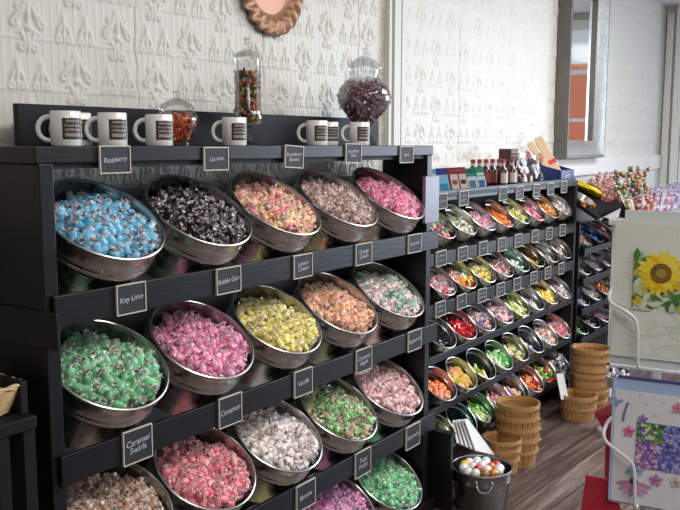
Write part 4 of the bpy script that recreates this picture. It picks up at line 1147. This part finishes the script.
bstack(*fb(589, 411), 6, .046, .001, 'further tall basket stack', .95)
bstack(*fb(577, 418), 1, .05, .001, 'further floor baskets, standing alone', .93)
if 'used' in bk0: del bk0['used']
# gumball pail
pail = thing('gumball_pail', 'galvanized floor pail full of white and coloured gumballs beside the near rack', 'pail', (3.232, 1.488, .001))
PR, PH = .128, .178
DGALV = galv('dull_galvanized', (.30, .30, .30))
MB().lathe([(0, .004), (.105, 0), (.108, .004), (.122, .125), (.125, .128), (.125, .134), (.1235, .137), (PR, PH), (PR-.004, PH), (.104, .01), (0, .008)], 44).obj('body', DGALV, pail)
t_ = np.linspace(0, 2*PI, 44, endpoint=False)
MB().tube(np.stack([PR*np.cos(t_), PR*np.sin(t_), 0*t_+PH], 1), .004, 8, closed=True).obj('rim', GALVR, pail)
va = math.atan2(-1.455, -3.255)+.1; pts = []
for i in range(13):
    q = -1+2*i/12; aa = va+q*.26; r_ = .124+.012*(1-abs(q)**4)
    pts.append((r_*math.cos(aa), r_*math.sin(aa), .148-.034*(1-abs(q)**3)))
MB().tube(pts, .0032, 7).obj('drop_handle', GALVR, pail)
for q in (-1, 1): 
    aa = va+q*.26; MB().sphere((.125*math.cos(aa), .125*math.sin(aa), .150), .009, 8, 6).obj('handle_ear', GALVR, pail)
gcs = [((.84, .82, .80), 'white'), ((.86, .84, .80), 'white'), ((.80, .80, .80), 'white'), ((.84, .82, .80), 'white'), ((.62, .03, .03), 'red'), ((.80, .55, .02), 'yellow'), ((.62, .20, .05), 'orange brown'), ((.28, .16, .05), 'olive brown')]
gms = [(MB().sphere((0, 0, 0), .0205, 16, 11, col=c).mesh('gumball', GLOSSY), n) for c, n in gcs]
lay = [(0, 0)]+[(.039, k*PI/3) for k in range(6)]+[(.077, k*PI/6.2+.2) for k in range(12)]
order = [0, 1, 2, 3, 4, 0, 6, 2, 0, 1, 5, 3, 0, 2, 7, 6, 1, 0, 4]
for k, (rr_, aa) in enumerate(lay):
    mi, nm = gms[order[k]]
    o = bpy.data.objects.new('gumball', mi); COL.objects.link(o)
    o.location = (3.232+rr_*math.cos(aa), 1.488+rr_*math.sin(aa), .170+.012*(1-rr_/.08)+random.uniform(-.003, .003))
    tag(o, '%s gumball heaped in the galvanized pail beside the near rack' % nm, 'gumball', '%s gumballs in the pail' % nm)
for k, (rr_, aa) in enumerate([(.022, k*PI*2/3) for k in range(3)]+[(.060, k*PI/4.5+.4) for k in range(9)]):
    mi, nm = gms[order[(k*3) % 19]]
    o = bpy.data.objects.new('gumball', mi); COL.objects.link(o); o.location = (3.232+rr_*math.cos(aa), 1.488+rr_*math.sin(aa), .138)
    tag(o, '%s gumball heaped in the galvanized pail beside the near rack' % nm, 'gumball', '%s gumballs in the pail' % nm)
# white paper bags leaning behind the pail
PAPER = mat('white_paper', (.72, .71, .70), .6, noise=.06, nscale=10); PAPER2 = mat('white_paper_shade', (.60, .59, .59), .6)  # second paper is a greyer copy, shading between the bags put into colour
for i in range(5):
    b0 = at(474, 450, 1.60)
    o = thing('paper_bag', 'flat white paper bag behind the gumball pail, %s from the sheaf\'s left' % ORD[i], 'paper bag', tuple(b0), (0, 0, 0), 'white paper bags behind the pail')
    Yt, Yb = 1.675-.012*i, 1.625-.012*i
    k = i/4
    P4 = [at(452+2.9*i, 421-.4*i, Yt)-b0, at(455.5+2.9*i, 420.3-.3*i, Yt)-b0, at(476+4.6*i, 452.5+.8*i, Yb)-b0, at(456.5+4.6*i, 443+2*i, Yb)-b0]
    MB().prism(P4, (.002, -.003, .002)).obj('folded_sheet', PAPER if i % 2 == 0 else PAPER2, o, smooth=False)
# clear bag with a white paper flap hanging at the end of the far rack
cb = at(560, 362, 1.66); hb = thing('clear_goodie_bag', 'clear bag with long white paper tag hanging at the far rack\'s right end', 'candy bag', (cb[0], 1.66, cb[2]))
V = []; n = 16
for i in range(8):
    s = i/7
    for j in range(n):
        a = 2*PI*j/n; r_ = .050*math.sin(PI*(.12+.8*s))*(1+.1*math.sin(3*a+i))
        V.append((r_*math.cos(a), .6*r_*math.sin(a), -.055+.11*s))
MB().add(V, [(i*n+j, i*n+(j+1) % n, (i+1)*n+(j+1) % n, (i+1)*n+j) for i in range(7) for j in range(n)]).obj('clear_film', glass_mat('cellophane'), hb, ang=10)
mb = MB()
for i in range(20): mb.sphere((rng.uniform(-.03, .03), rng.uniform(-.015, .015), rng.uniform(-.035, .035)), .010, 8, 6, col=[(.75, .75, .8), (.05, .05, .08), (.2, .22, .35)][i % 3])
mb.obj('dark_candies', GLOSSY, hb)
pa = at(557, 376, 1.655); pbm = at(566, 399, 1.60)
V = [at(556, 374, 1.645), at(563, 373, 1.645), at(568, 398, 1.60), at(561, 400, 1.60)]
MB().prism([np.array(v)-np.array([cb[0], 1.66, cb[2]]) for v in V], (.0, -.003, .001)).obj('white_paper_tag', PAPER, hb, smooth=False)
# small wrapped bouquet seen between the two cards
wp = at(617, 372, 1.30); wb_ = thing('cellophane_bouquet', 'cellophane-wrapped bundle of candies on a short stand behind the two cards', 'candy bouquet', (wp[0], 1.30, 0))
zt = wp[2]
MB().lathe([(0, 0), (.10, 0), (.09, .02), (.012, .03), (.012, zt-.09), (.05, zt-.08), (.065, zt-.02), (0, zt-.02)], 20).obj('stand', mat('pale_tin', (.55, .55, .56), .4, .6), wb_)
mb = MB()
for i in range(34):
    a = rng.uniform(0, 2*PI); r_ = .055*math.sqrt(rng.random())
    mb.sphere((r_*math.cos(a), r_*math.sin(a), zt-.02+rng.uniform(0, .06)), .014, 7, 5, col=[(.8, .78, .82), (.06, .04, .10), (.70, .60, .75), (.85, .83, .85)][i % 4])
mb.obj('wrapped_candies', CANDY, wb_)

# ================================================================== LEFT BENCH + BASKET
tb = thing('side_bench', 'low black wooden bench at the left edge beside the near rack', 'bench', (1.165, 1.62, 0))
rp_ = at(37, 415, 1.62); zt = rp_[2]; bx = rp_[0]-1.165
MB().box(-.70+bx, bx, 0, .26, zt-.03, zt).obj('top_board', BLACKD, tb, .003, smooth=False)
MB().box(-.02+bx, bx, .03, .25, zt, zt+.075).obj('end_upstand', BLACKD, tb, .003, smooth=False)
MB().box(-.70+bx, bx-.02, .235, .25, zt, zt+.06).obj('back_upstand', BLACKD, tb, .002, smooth=False)
MB().box(-.03+bx, bx, .01, .26, 0, zt-.03).obj('leg', BLACKD, tb, smooth=False)
MB().box(-.10+bx, -.07+bx, .004, .03, 0, zt-.03).obj('leg', BLACKD, tb, smooth=False)
MB().box(-.70+bx, -.67+bx, .01, .26, 0, zt-.03).obj('leg', BLACKD, tb, smooth=False)
MB().box(-.67+bx, -.03+bx, .02, .04, zt-.30, zt-.24).obj('rail', BLACKD, tb, smooth=False)
wc = at(-9, 420, 1.70); WKY = mat('pale_wicker', (.58, .42, .22), .55, noise=.25, nscale=40)
wcx = at(13, 406, 1.72)[0]-.112
wkb = thing('wicker_basket', 'pale woven wicker basket on the black bench at the left edge', 'basket', (wcx, 1.75, zt+.002)); wkb.scale = (1, 1, .62)
def rect_ring(w, d, z, r=.03, n=40):
    out = []
    for i in range(n):
        a = 2*PI*i/n; c, s = math.cos(a), math.sin(a)
        out.append((w*math.copysign(abs(c)**.45, c), d*math.copysign(abs(s)**.45, s), z))
    return out
mb = MB()
for k in range(10):
    z = .006+.0095*k; s = 1+.28*(k/9)
    ring = rect_ring(.085*s, .075*s, z)
    ring = [(x*(1+.02*math.sin(i*PI/1+k*PI)), y*(1+.02*math.sin(i*PI+k*PI)), z_+.002*math.sin(i*PI/2*1.0)) for i, (x, y, z_) in enumerate(ring)]
    mb.tube(ring, .0052, 6, closed=True)
mb.obj('woven_wall', WKY, wkb)
mb = MB()
for ph in (0, PI): mb.tube([(x*(1+.02*math.sin(i*.9+ph)), y*(1+.02*math.sin(i*.9+ph)), .104+.005*math.cos(i*.9+ph)) for i, (x, y, _) in enumerate(rect_ring(.111, .099, 0, n=60))], .006, 6, closed=True)
mb.obj('braided_rim', WKY, wkb)
mb = MB(); mb.poly([(x, y, .008) for x, y, _ in rect_ring(.086, .076, 0)]); mb.obj('woven_base', WKY, wkb)
pkg = MB()
for i in range(12): pkg.box(-.02, .02, -.012, .012, -.03, .03, 0, [(.75, .74, .72), (.6, .58, .6), (.4, .25, .18)][i % 3], Matrix.Translation((rng.uniform(-.06, .06), rng.uniform(-.05, .05), .05+.012*(i % 3))) @ Matrix.Rotation(rng.uniform(-1.2, 1.2), 4, 'Y') @ Matrix.Rotation(rng.uniform(-1, 1), 4, 'X'))
po = pkg.obj('candy_packets', PLAIN, None, smooth=False); po.location = (wcx, 1.75, zt-.012); tag(po, 'small pale candy packets jumbled inside the wicker basket', 'candy packets', kind='stuff')

# ================================================================== GREETING CARD RACK (foreground right)
def cam_to_world(xc, yc, z): return rgt*xc + dwn*yc + fwd*z + np.array([0, 0, H])
def hdir():
    a = rgt.copy(); a[2] = 0; a /= np.linalg.norm(a); f_ = np.array([math.cos(CT), math.sin(CT), 0]); return a, f_
RA, FA = hdir()
yaw = math.radians(27)
CU = RA*math.cos(yaw)-FA*math.sin(yaw)          # along the card to the right (comes nearer)
CN = np.cross(CU, np.array([0, 0, 1.]))         # faces the camera
CN = CN if CN @ FA < 0 else -CN
def card_frame(o3): 
    M = Matrix(((CU[0], -CN[0], 0, o3[0]), (CU[1], -CN[1], 0, o3[1]), (CU[2], -CN[2], 1, o3[2]), (0, 0, 0, 1)))
    return M                                     # local: x along card, y away from the viewer, z up
def at_depth(x, y, z): return ray(x, y)*z + np.array([0, 0, H])
A0 = at_depth(609.5, 363.5, .95)
rackc = thing('card_rack', 'wire greeting card rack with a grey post at the right edge of the photo', 'card rack', (0, 0, 0))
WIRE = mat('white_wire', (.74, .74, .72), .35, .0, coat=.3)
pp = at_depth(654, 375, 1.10)
MB().tube([(pp[0], pp[1], 0.02), (pp[0], pp[1], 1.40)], .0085, 14).obj('post', mat('grey_post', (.50, .50, .51), .4, .3), rackc)
MB().lathe([(0, .0), (.22, 0), (.22, .012), (.03, .02), (0, .02)], 32, M=Matrix.Translation((pp[0], pp[1], .001))).obj('base', BLACKD, rackc)
def fr2w(M, p): return np.array(M @ Vector(p))
# ---- sunflower card
MS = card_frame(A0); cw, chh = .135, .158
sf = thing('sunflower_card', 'white greeting card with a painted yellow sunflower, held in the wire rack', 'greeting card', (0, 0, 0)); sf.matrix_world = MS
CARDW = mat('card_stock', (.74, .76, .68), .55, noise=.03, nscale=20); CARDG = mat('card_grey', (.60, .62, .60), .55)
MB().box(0, cw, 0, .0016, .010, chh).obj('card_sheet', CARDW, sf, smooth=False)
MB().box(-.001, cw+.002, .0022, .0034, 0.0, .05).obj('envelope', mat('envelope_cream', (.62, .62, .55), .6), sf, smooth=False)
MB().box(.009, cw+.004, .004, .0056, .06, chh+.0135).obj('back_leaf', mat('card_fold', (.70, .72, .72), .5), sf, smooth=False)
def S2(u, v): return (u, v)                      # card uv in metres
# picture block
def px2card(M, x, y):
    d = ray(x, y); o3 = np.array(M.translation); nrm = CN; t = ((o3-np.array([0, 0, H])) @ nrm)/(d @ nrm); P = d*t+np.array([0, 0, H])
    return np.array(M.inverted() @ Vector(P))
cS = px2card(MS, 661.5, 273); sr = abs(px2card(MS, 637, 273)[0]-cS[0])
fol = MB(); y_ = -.0008
rr = random.Random(12)
pl = px2card(MS, 632, 309); top_ = px2card(MS, 632, 262)
for i in range(190):                              # leaves
    u = rr.uniform(pl[0], cw); v = rr.uniform(pl[2], pl[2]+.030) if i < 130 else rr.uniform(pl[2], pl[2]+.060); 
    if i >= 130: u = rr.uniform(pl[0], pl[0]+.014)
    a = rr.uniform(0, PI); ln = rr.uniform(.006, .011); wd = ln*.42
    c = rr.choice([(.03, .12, .02), (.08, .22, .04), (.16, .30, .08), (.30, .42, .16), (.05, .16, .06), (.52, .60, .38), (.62, .46, .06), (.66, .70, .60)])
    pts = [(u+ln*math.cos(a)*s+wd*math.sin(a)*q, y_-.000004*i, v+ln*math.sin(a)*s-wd*math.cos(a)*q) for s, q in ((-1, 0), (-.4, .8), (.3, .9), (1, 0), (.3, -.9), (-.4, -.8))]
    pts = [(min(max(p[0], pl[0]), cw), p[1], max(p[2], pl[2])) for p in pts]
    fol.poly(pts, 0, c)
fol.obj('painted_leaves', PLAIN, sf, smooth=False)
pet = MB()
for ring, (r0, r1, n, off) in enumerate(((.25, 1.0, 19, 0), (.25, .84, 17, .15))):
    for k in range(n):
        a = 2*PI*k/n+off+rr.uniform(-.06, .06); R1 = sr*r1*rr.uniform(.9, 1.08); R0 = sr*r0; wd = sr*.155
        d = np.array([math.cos(a), math.sin(a)]); p = np.array([-d[1], d[0]])
        prof = [(R0, .5), ((R0+R1)*.45, .95), (R1*.78, .85), (R1*.92, .40), (R1, 0), (R1*.92, -.40), (R1*.78, -.85), ((R0+R1)*.45, -.95), (R0, -.5)]
        pts = [tuple([cS[0]+d[0]*r+p[0]*q*wd, -.0018-.00001*k-.0005*ring, cS[2]+d[1]*r+p[1]*q*wd]) for r, q in prof]
        if max(p_[0] for p_ in pts) > cw: pts = [(min(p_[0], cw), p_[1], p_[2]) for p_ in pts]
        col = rr.choice([(.86, .60, .02), (.90, .68, .04), (.80, .50, .02), (.88, .72, .10)])
        C = np.array([np.array(col)*(.55 if r < sr*.45 else 1) for r, q in prof]); C[0] = C[-1] = np.array((.45, .22, .02))
        pet.add(pts, [tuple(range(len(pts)))], 0, C)
pet.obj('painted_petals', PLAIN, sf, smooth=False)
ce = MB()
for r0, col, yy in ((.42, (.13, .05, .02), -.0030), (.36, (.30, .15, .03), -.0031), (.26, (.22, .10, .02), -.0032), (.20, (.42, .30, .04), -.0033), (.12, (.28, .30, .05), -.0034)):
    ce.poly([(cS[0]+sr*r0*math.cos(2*PI*k/28)*(1+.05*math.sin(k*9)), yy, cS[2]+sr*r0*math.sin(2*PI*k/28)*(1+.05*math.sin(k*9))) for k in range(28)], 0, col)
for k in range(70):
    a = rr.uniform(0, 2*PI); r0 = sr*rr.uniform(.22, .42); s = sr*.03
    ce.poly([(cS[0]+r0*math.cos(a)+s*math.cos(q), -.0035, cS[2]+r0*math.sin(a)+s*math.sin(q)) for q in (0, PI/2, PI, 3*PI/2)], 0, rr.choice([(.10, .04, .015), (.50, .28, .04), (.38, .18, .03)]))
ce.obj('painted_seed_head', PLAIN, sf, smooth=False)
def line_art(parent, pts_list, col, r=.0006, nm='faint_drawing', y=-.0001):
    mb = MB()
    for pts in pts_list: mb.tube([(p[0], y, p[1]) for p in pts], r, 4, col=col)
    for v_ in mb.v: v_[:, 1] = np.where(v_[:, 1] < y, -.00035, -.0003)
    mb.obj(nm, PLAIN, parent, smooth=False)
# faint sketch of petals and leaves below and left
sk = []
def arc(c, r, a0, a1, sx=1., n=10): return [(c[0]+r*sx*math.cos(a0+(a1-a0)*i/n), c[1]+r*math.sin(a0+(a1-a0)*i/n)) for i in range(n+1)]
for c, r, a0, a1, sx in (((.040, .045), .022, .2, 2.9, 1.5), ((.040, .058), .022, 3.4, 6.0, 1.5), ((.085, .030), .024, .4, 2.4, 1.2), ((.095, .045), .020, 1., 3.6, 1.), ((.020, .085), .016, 5., 8., 1.), ((.015, .110), .014, 4.6, 7.5, 1.), ((.070, .050), .030, 5.0, 6.6, 1.), ((.115, .035), .016, 0, 6.2, .8), ((.060, .020), .028, .5, 1.8, 1.4)):
    sk.append(arc(c, r, a0, a1, sx))
for _ in range(9): sk.append(arc((rr.uniform(.01, .125), rr.uniform(.018, .050)), rr.uniform(.008, .020), rr.uniform(0, 6), rr.uniform(6.2, 8), rr.uniform(.6, 1.6)))
for _ in range(5): sk.append(arc((.012, rr.uniform(.05, .115)), rr.uniform(.005, .009), rr.uniform(0, 6), rr.uniform(6.5, 9), 1.))
sk = [[(min(max(p[0], .002), cw-.002), min(max(p[1], .013), chh)) for p in q] for q in sk]
lm_ = MB()
for k in range(16):
    u, v, a, ln = rr.uniform(.012, .12), rr.uniform(.022, .048), rr.uniform(0, PI), rr.uniform(.009, .016)
    lm_.poly([(u+ln*math.cos(a)*c_-ln*.35*math.sin(a)*q, -.00012-.00001*k, v+ln*math.sin(a)*c_*.7+ln*.35*math.cos(a)*q) for c_, q in ((-1, 0), (-.4, .8), (.3, .9), (1, 0), (.3, -.9), (-.4, -.8))], 0, rr.choice([(.70, .73, .60), (.68, .72, .62), (.74, .73, .62)]))
lm_.obj('pale_painted_leaves', PLAIN, sf, smooth=False)
line_art(sf, sk, (.66, .69, .60), .0005)
line_art(sf, [[(px2card(MS, 631.5, 242)[0], chh-.03), (px2card(MS, 631.5, 242)[0], pl[2])]], (.55, .58, .52), .0004, 'faint_fold_line')
# ---- hydrangea card
A1 = at_depth(613.5, 377.5, .925); MH = card_frame(A1 - np.array([0, 0, .138])); 
hy = thing('hydrangea_card', 'white greeting card with a square picture of blue and pink hydrangeas, below the sunflower card', 'greeting card', (0, 0, 0)); hy.matrix_world = MH
ch2 = .138
MB().box(.003, cw, 0, .0016, 0, ch2-.013).obj('card_sheet', mat('card_white', (.78, .76, .78), .5), hy, smooth=False)
mb = MB(); mb.box(0, cw+.002, .003, .0045, 0, ch2); mb.obj('blue_envelope', mat('pale_blue_envelope', (.40, .50, .72), .5), hy, smooth=False)
MB().box(0, .0028, -.0006, .003, 0, ch2-.006).obj('sleeve_edge', mat('sleeve_blue', (.45, .55, .78), .3), hy, smooth=False)
MB().box(.004, cw, .0022, .006, ch2, ch2+.0025).obj('violet_edge', mat('violet_edge', (.08, .06, .22), .4), hy, smooth=False)
q0 = px2card(MH, 637, 421); q1 = px2card(MH, 637, 467)
mb = MB()
mb.box(q0[0], cw, -.0006, 0, q1[2], q0[2], 0, (.16, .14, .40))
for i in range(620):
    u = rr.uniform(q0[0]+.001, cw-.002); v = rr.uniform(q1[2]+.001, q0[2]-.001); s = rr.uniform(.0009, .0016)
    fx = (u-q0[0])/(cw-q0[0]); fz = (v-q1[2])/(q0[2]-q1[2])
    if fx < .26 and fz > .58: c = rr.choice([(.10, .30, .04), (.25, .45, .08), (.75, .78, .45), (.05, .16, .03)])
    elif fx < .20: c = rr.choice([(.55, .22, .50), (.70, .40, .62), (.45, .14, .40), (.80, .58, .72)])
    else: c = rr.choice([(.16, .18, .55), (.28, .30, .70), (.42, .44, .80), (.10, .10, .38), (.55, .55, .85)])
    a0 = rr.uniform(0, 1.5)
    for k in range(4):
        a = a0+k*PI/2; cu, cv = u+s*.8*math.cos(a), v+s*.8*math.sin(a)
        mb.poly([(min(max(cu+s*.75*math.cos(b), q0[0]), cw), -.0008-.000001*i, min(max(cv+s*.75*math.sin(b), q1[2]), q0[2])) for b in (0, PI/3, 2*PI/3, PI, 4*PI/3, 5*PI/3)], 0, jit(c, .12))
mb.obj('hydrangea_picture', PLAIN, hy, smooth=False)
def flower(mb, x, y, n, r, c, cc, y_=-.0012, droop=False):
    P = px2card(MH, x, y)
    for k in range(n):
        a = (2*PI*k/n+.3) if not droop else (PI+.25+(PI-.5)*k/(n-1))
        d = np.array([math.cos(a), math.sin(a)]); p = np.array([-d[1], d[0]])*(.32 if not droop else .115)
        prof = [(.15, .3), (.55, 1), (.9, .7), (1, 0), (.9, -.7), (.55, -1), (.15, -.3)]
        mb.poly([(P[0]+r*(d[0]*s+p[0]*q), y_, P[2]+r*(d[1]*s+p[1]*q)) for s, q in prof], 0, jit(c, .15))
    mb.poly([(P[0]+r*.22*math.cos(2*PI*k/10), y_-.0003, P[2]+r*.22*math.sin(2*PI*k/10)) for k in range(10)], 0, cc)
for fa in ((629, 431, 5, .0065, (.70, .16, .30), (.45, .08, .15)), (643, 419, 5, .0055, (.30, .26, .60), (.2, .1, .3)), (656, 480, 5, .0070, (.60, .22, .50), (.4, .1, .3)),
           (632, 471, 4, .0070, (.30, .46, .66), (.3, .4, .6)), (640, 470, 4, .0055, (.36, .52, .72), (.3, .4, .6)), (678, 408, 5, .0060, (.75, .25, .32), (.5, .1, .15)),
           (618, 401, 3, .0060, (.35, .36, .68), (.3, .3, .6)), (676, 482, 5, .006, (.62, .56, .48), (.3, .2, .1)), (634, 481, 8, .0190, (.62, .30, .50), (.10, .03, .03))):
    mb = MB(); flower(mb, *fa, droop=fa[2] == 8); mb.obj('painted_flower', PLAIN, hy, smooth=False)
mb = MB()
for i in range(9):
    P = px2card(MH, 628-4.6*math.sin(i/8*1.4), 403+2.1*i); mb.poly([(P[0]+.0016*math.cos(b), -.001, P[2]+.0011*math.sin(b)) for b in (0, 1, 2, 3, 4, 5)], 0, (.12, .12, .30))
for (x, y) in ((647, 404), (655, 415), (664, 402), (671, 411), (660, 393), (640, 394)):
    P = px2card(MH, x, y); mb.poly([(P[0]+.0011*math.cos(b), -.001, P[2]+.0007*math.sin(b)) for b in (0, 1, 2, 3, 4, 5)], 0, (.35, .33, .42))
mb.obj('painted_sprig', PLAIN, hy, smooth=False)
# wires in front of the cards
def wire(M, pix, label):
    pts = []
    for x, y, off in pix:
        P = px2card(M, x, y); pts.append(np.array(M @ Vector((P[0], off, P[2]))))
    # round the corners
    for _ in range(3):
        q = [pts[0]]
        for a, b in zip(pts[:-1], pts[1:]): q += [.75*a+.25*b, .25*a+.75*b]
        q.append(pts[-1]); pts = q
    MB().tube(pts, .0019, 8).obj('card_holder_wire', WIRE, rackc)
wire(MS, [(616, 284, .016), (611, 288, .008), (609, 297, -.004), (613, 303, -.008), (626, 309, -.009), (637, 317, -.009), (639, 328, -.009), (638.5, 365, -.009), (638.5, 367, -.002), (640, 366, .02)], '')
wire(MH, [(612, 420, .016), (606.5, 423, .008), (603.5, 432, -.004), (607, 440, -.008), (620, 449, -.009), (633, 459, -.009), (636, 468, -.009), (636, 505, -.009), (636, 508, .0), (640, 507, .02)], '')
back = MB()
for M, yy in ((MS, 300), (MH, 425)):
    P = fr2w(M, (.006, .016, px2card(M, 614, yy)[2])); Q = fr2w(M, (cw+.02, .016, px2card(M, 614, yy)[2])); 
    back.tube([P, Q], .0019, 6); 
    mid = .5*(P+Q); back.tube([mid, (pp[0], pp[1], mid[2])], .0025, 6)
    bt_ = fr2w(M, (.05, .006, -.004)); 
    back.tube([fr2w(M, (.0, .006, -.003)), fr2w(M, (cw+.02, .006, -.003))], .0019, 6); back.tube([bt_, (pp[0], pp[1], bt_[2])], .0025, 6)
back.obj('back_wire', WIRE, rackc)
# red envelopes behind the hydrangea card
REDP = mat('red_envelope', (.52, .022, .045), .5, noise=.05)
e1 = thing('red_envelope', 'red envelope standing upright behind the hydrangea card', 'envelope', tuple(A1))
V = [at_depth(594, 412.5, .965), at_depth(612, 404, .955), at_depth(612, 500, .955), at_depth(604.5, 500, .96), at_depth(606, 434, .962)]
MB().prism([v-A1 for v in V], tuple(FA*.002)).obj('envelope_sheet', REDP, e1, smooth=False)
V = [at_depth(594, 412.3, .964), at_depth(612, 403.6, .954), at_depth(612, 414, .953), at_depth(604, 416, .96)]
MB().prism([v-A1 for v in V], tuple(FA*.001)).obj('envelope_flap', mat('red_envelope_light', (.62, .08, .10), .5), e1, smooth=False)
e2 = thing('red_envelope', 'red envelope tilted at the lower left of the hydrangea card', 'envelope', tuple(A1))
V = [at_depth(586.5, 475.5, .97), at_depth(608, 479.5, .95), at_depth(626, 520, .94), at_depth(580, 520, .97)]
MB().prism([v-A1 for v in V], tuple(FA*.002)).obj('envelope_sheet', REDP, e2, smooth=False)

struct(boxobj('light_block_left', (-2.6, -2.5, -3.2, WY+.05, 0, CEIL), mat('light_block_dark', (.30, .27, .25), .7)))  # unseen dark wall added to keep world light off the rack's left side
# ================================================================== LIGHT
wd = bpy.data.worlds.new('world'); bpy.context.scene.world = wd; wd.use_nodes = True
bg = wd.node_tree.nodes['Background']; bg.inputs['Color'].default_value = (.90, .95, 1.0, 1); bg.inputs['Strength'].default_value = .48
def area(name, loc, target, sx, sy, power, col=(1, 1, 1)):
    l = bpy.data.lights.new(name, 'AREA'); l.shape = 'RECTANGLE'; l.size = sx; l.size_y = sy; l.energy = power; l.color = col
    o = bpy.data.objects.new(name, l); COL.objects.link(o); o.location = loc
    o.rotation_euler = (Vector(target)-Vector(loc)).to_track_quat('-Z', 'Y').to_euler(); return o
area('window_daylight', (EX+.5, -1.3, 1.65), (2.5, 1.2, 1.2), 2.6, 1.8, 190, (.74, .84, 1.0))
area('ceiling_light_a', (2.2, -.1, CEIL-.03), (2.2, .4, 0), 1.6, .6, 50, (1, .96, .90))
area('ceiling_light_b', (4.8, .2, CEIL-.03), (4.8, .4, 0), 1.8, .8, 66, (1, .98, .95))
area('ceiling_light_c', (.2, -.6, CEIL-.03), (.6, .6, 0), 1.4, .6, 32, (1, .96, .90))
sc = bpy.context.scene
sc.view_settings.view_transform = 'Standard'; sc.view_settings.look = 'None'; sc.view_settings.exposure = .16; sc.view_settings.gamma = 1
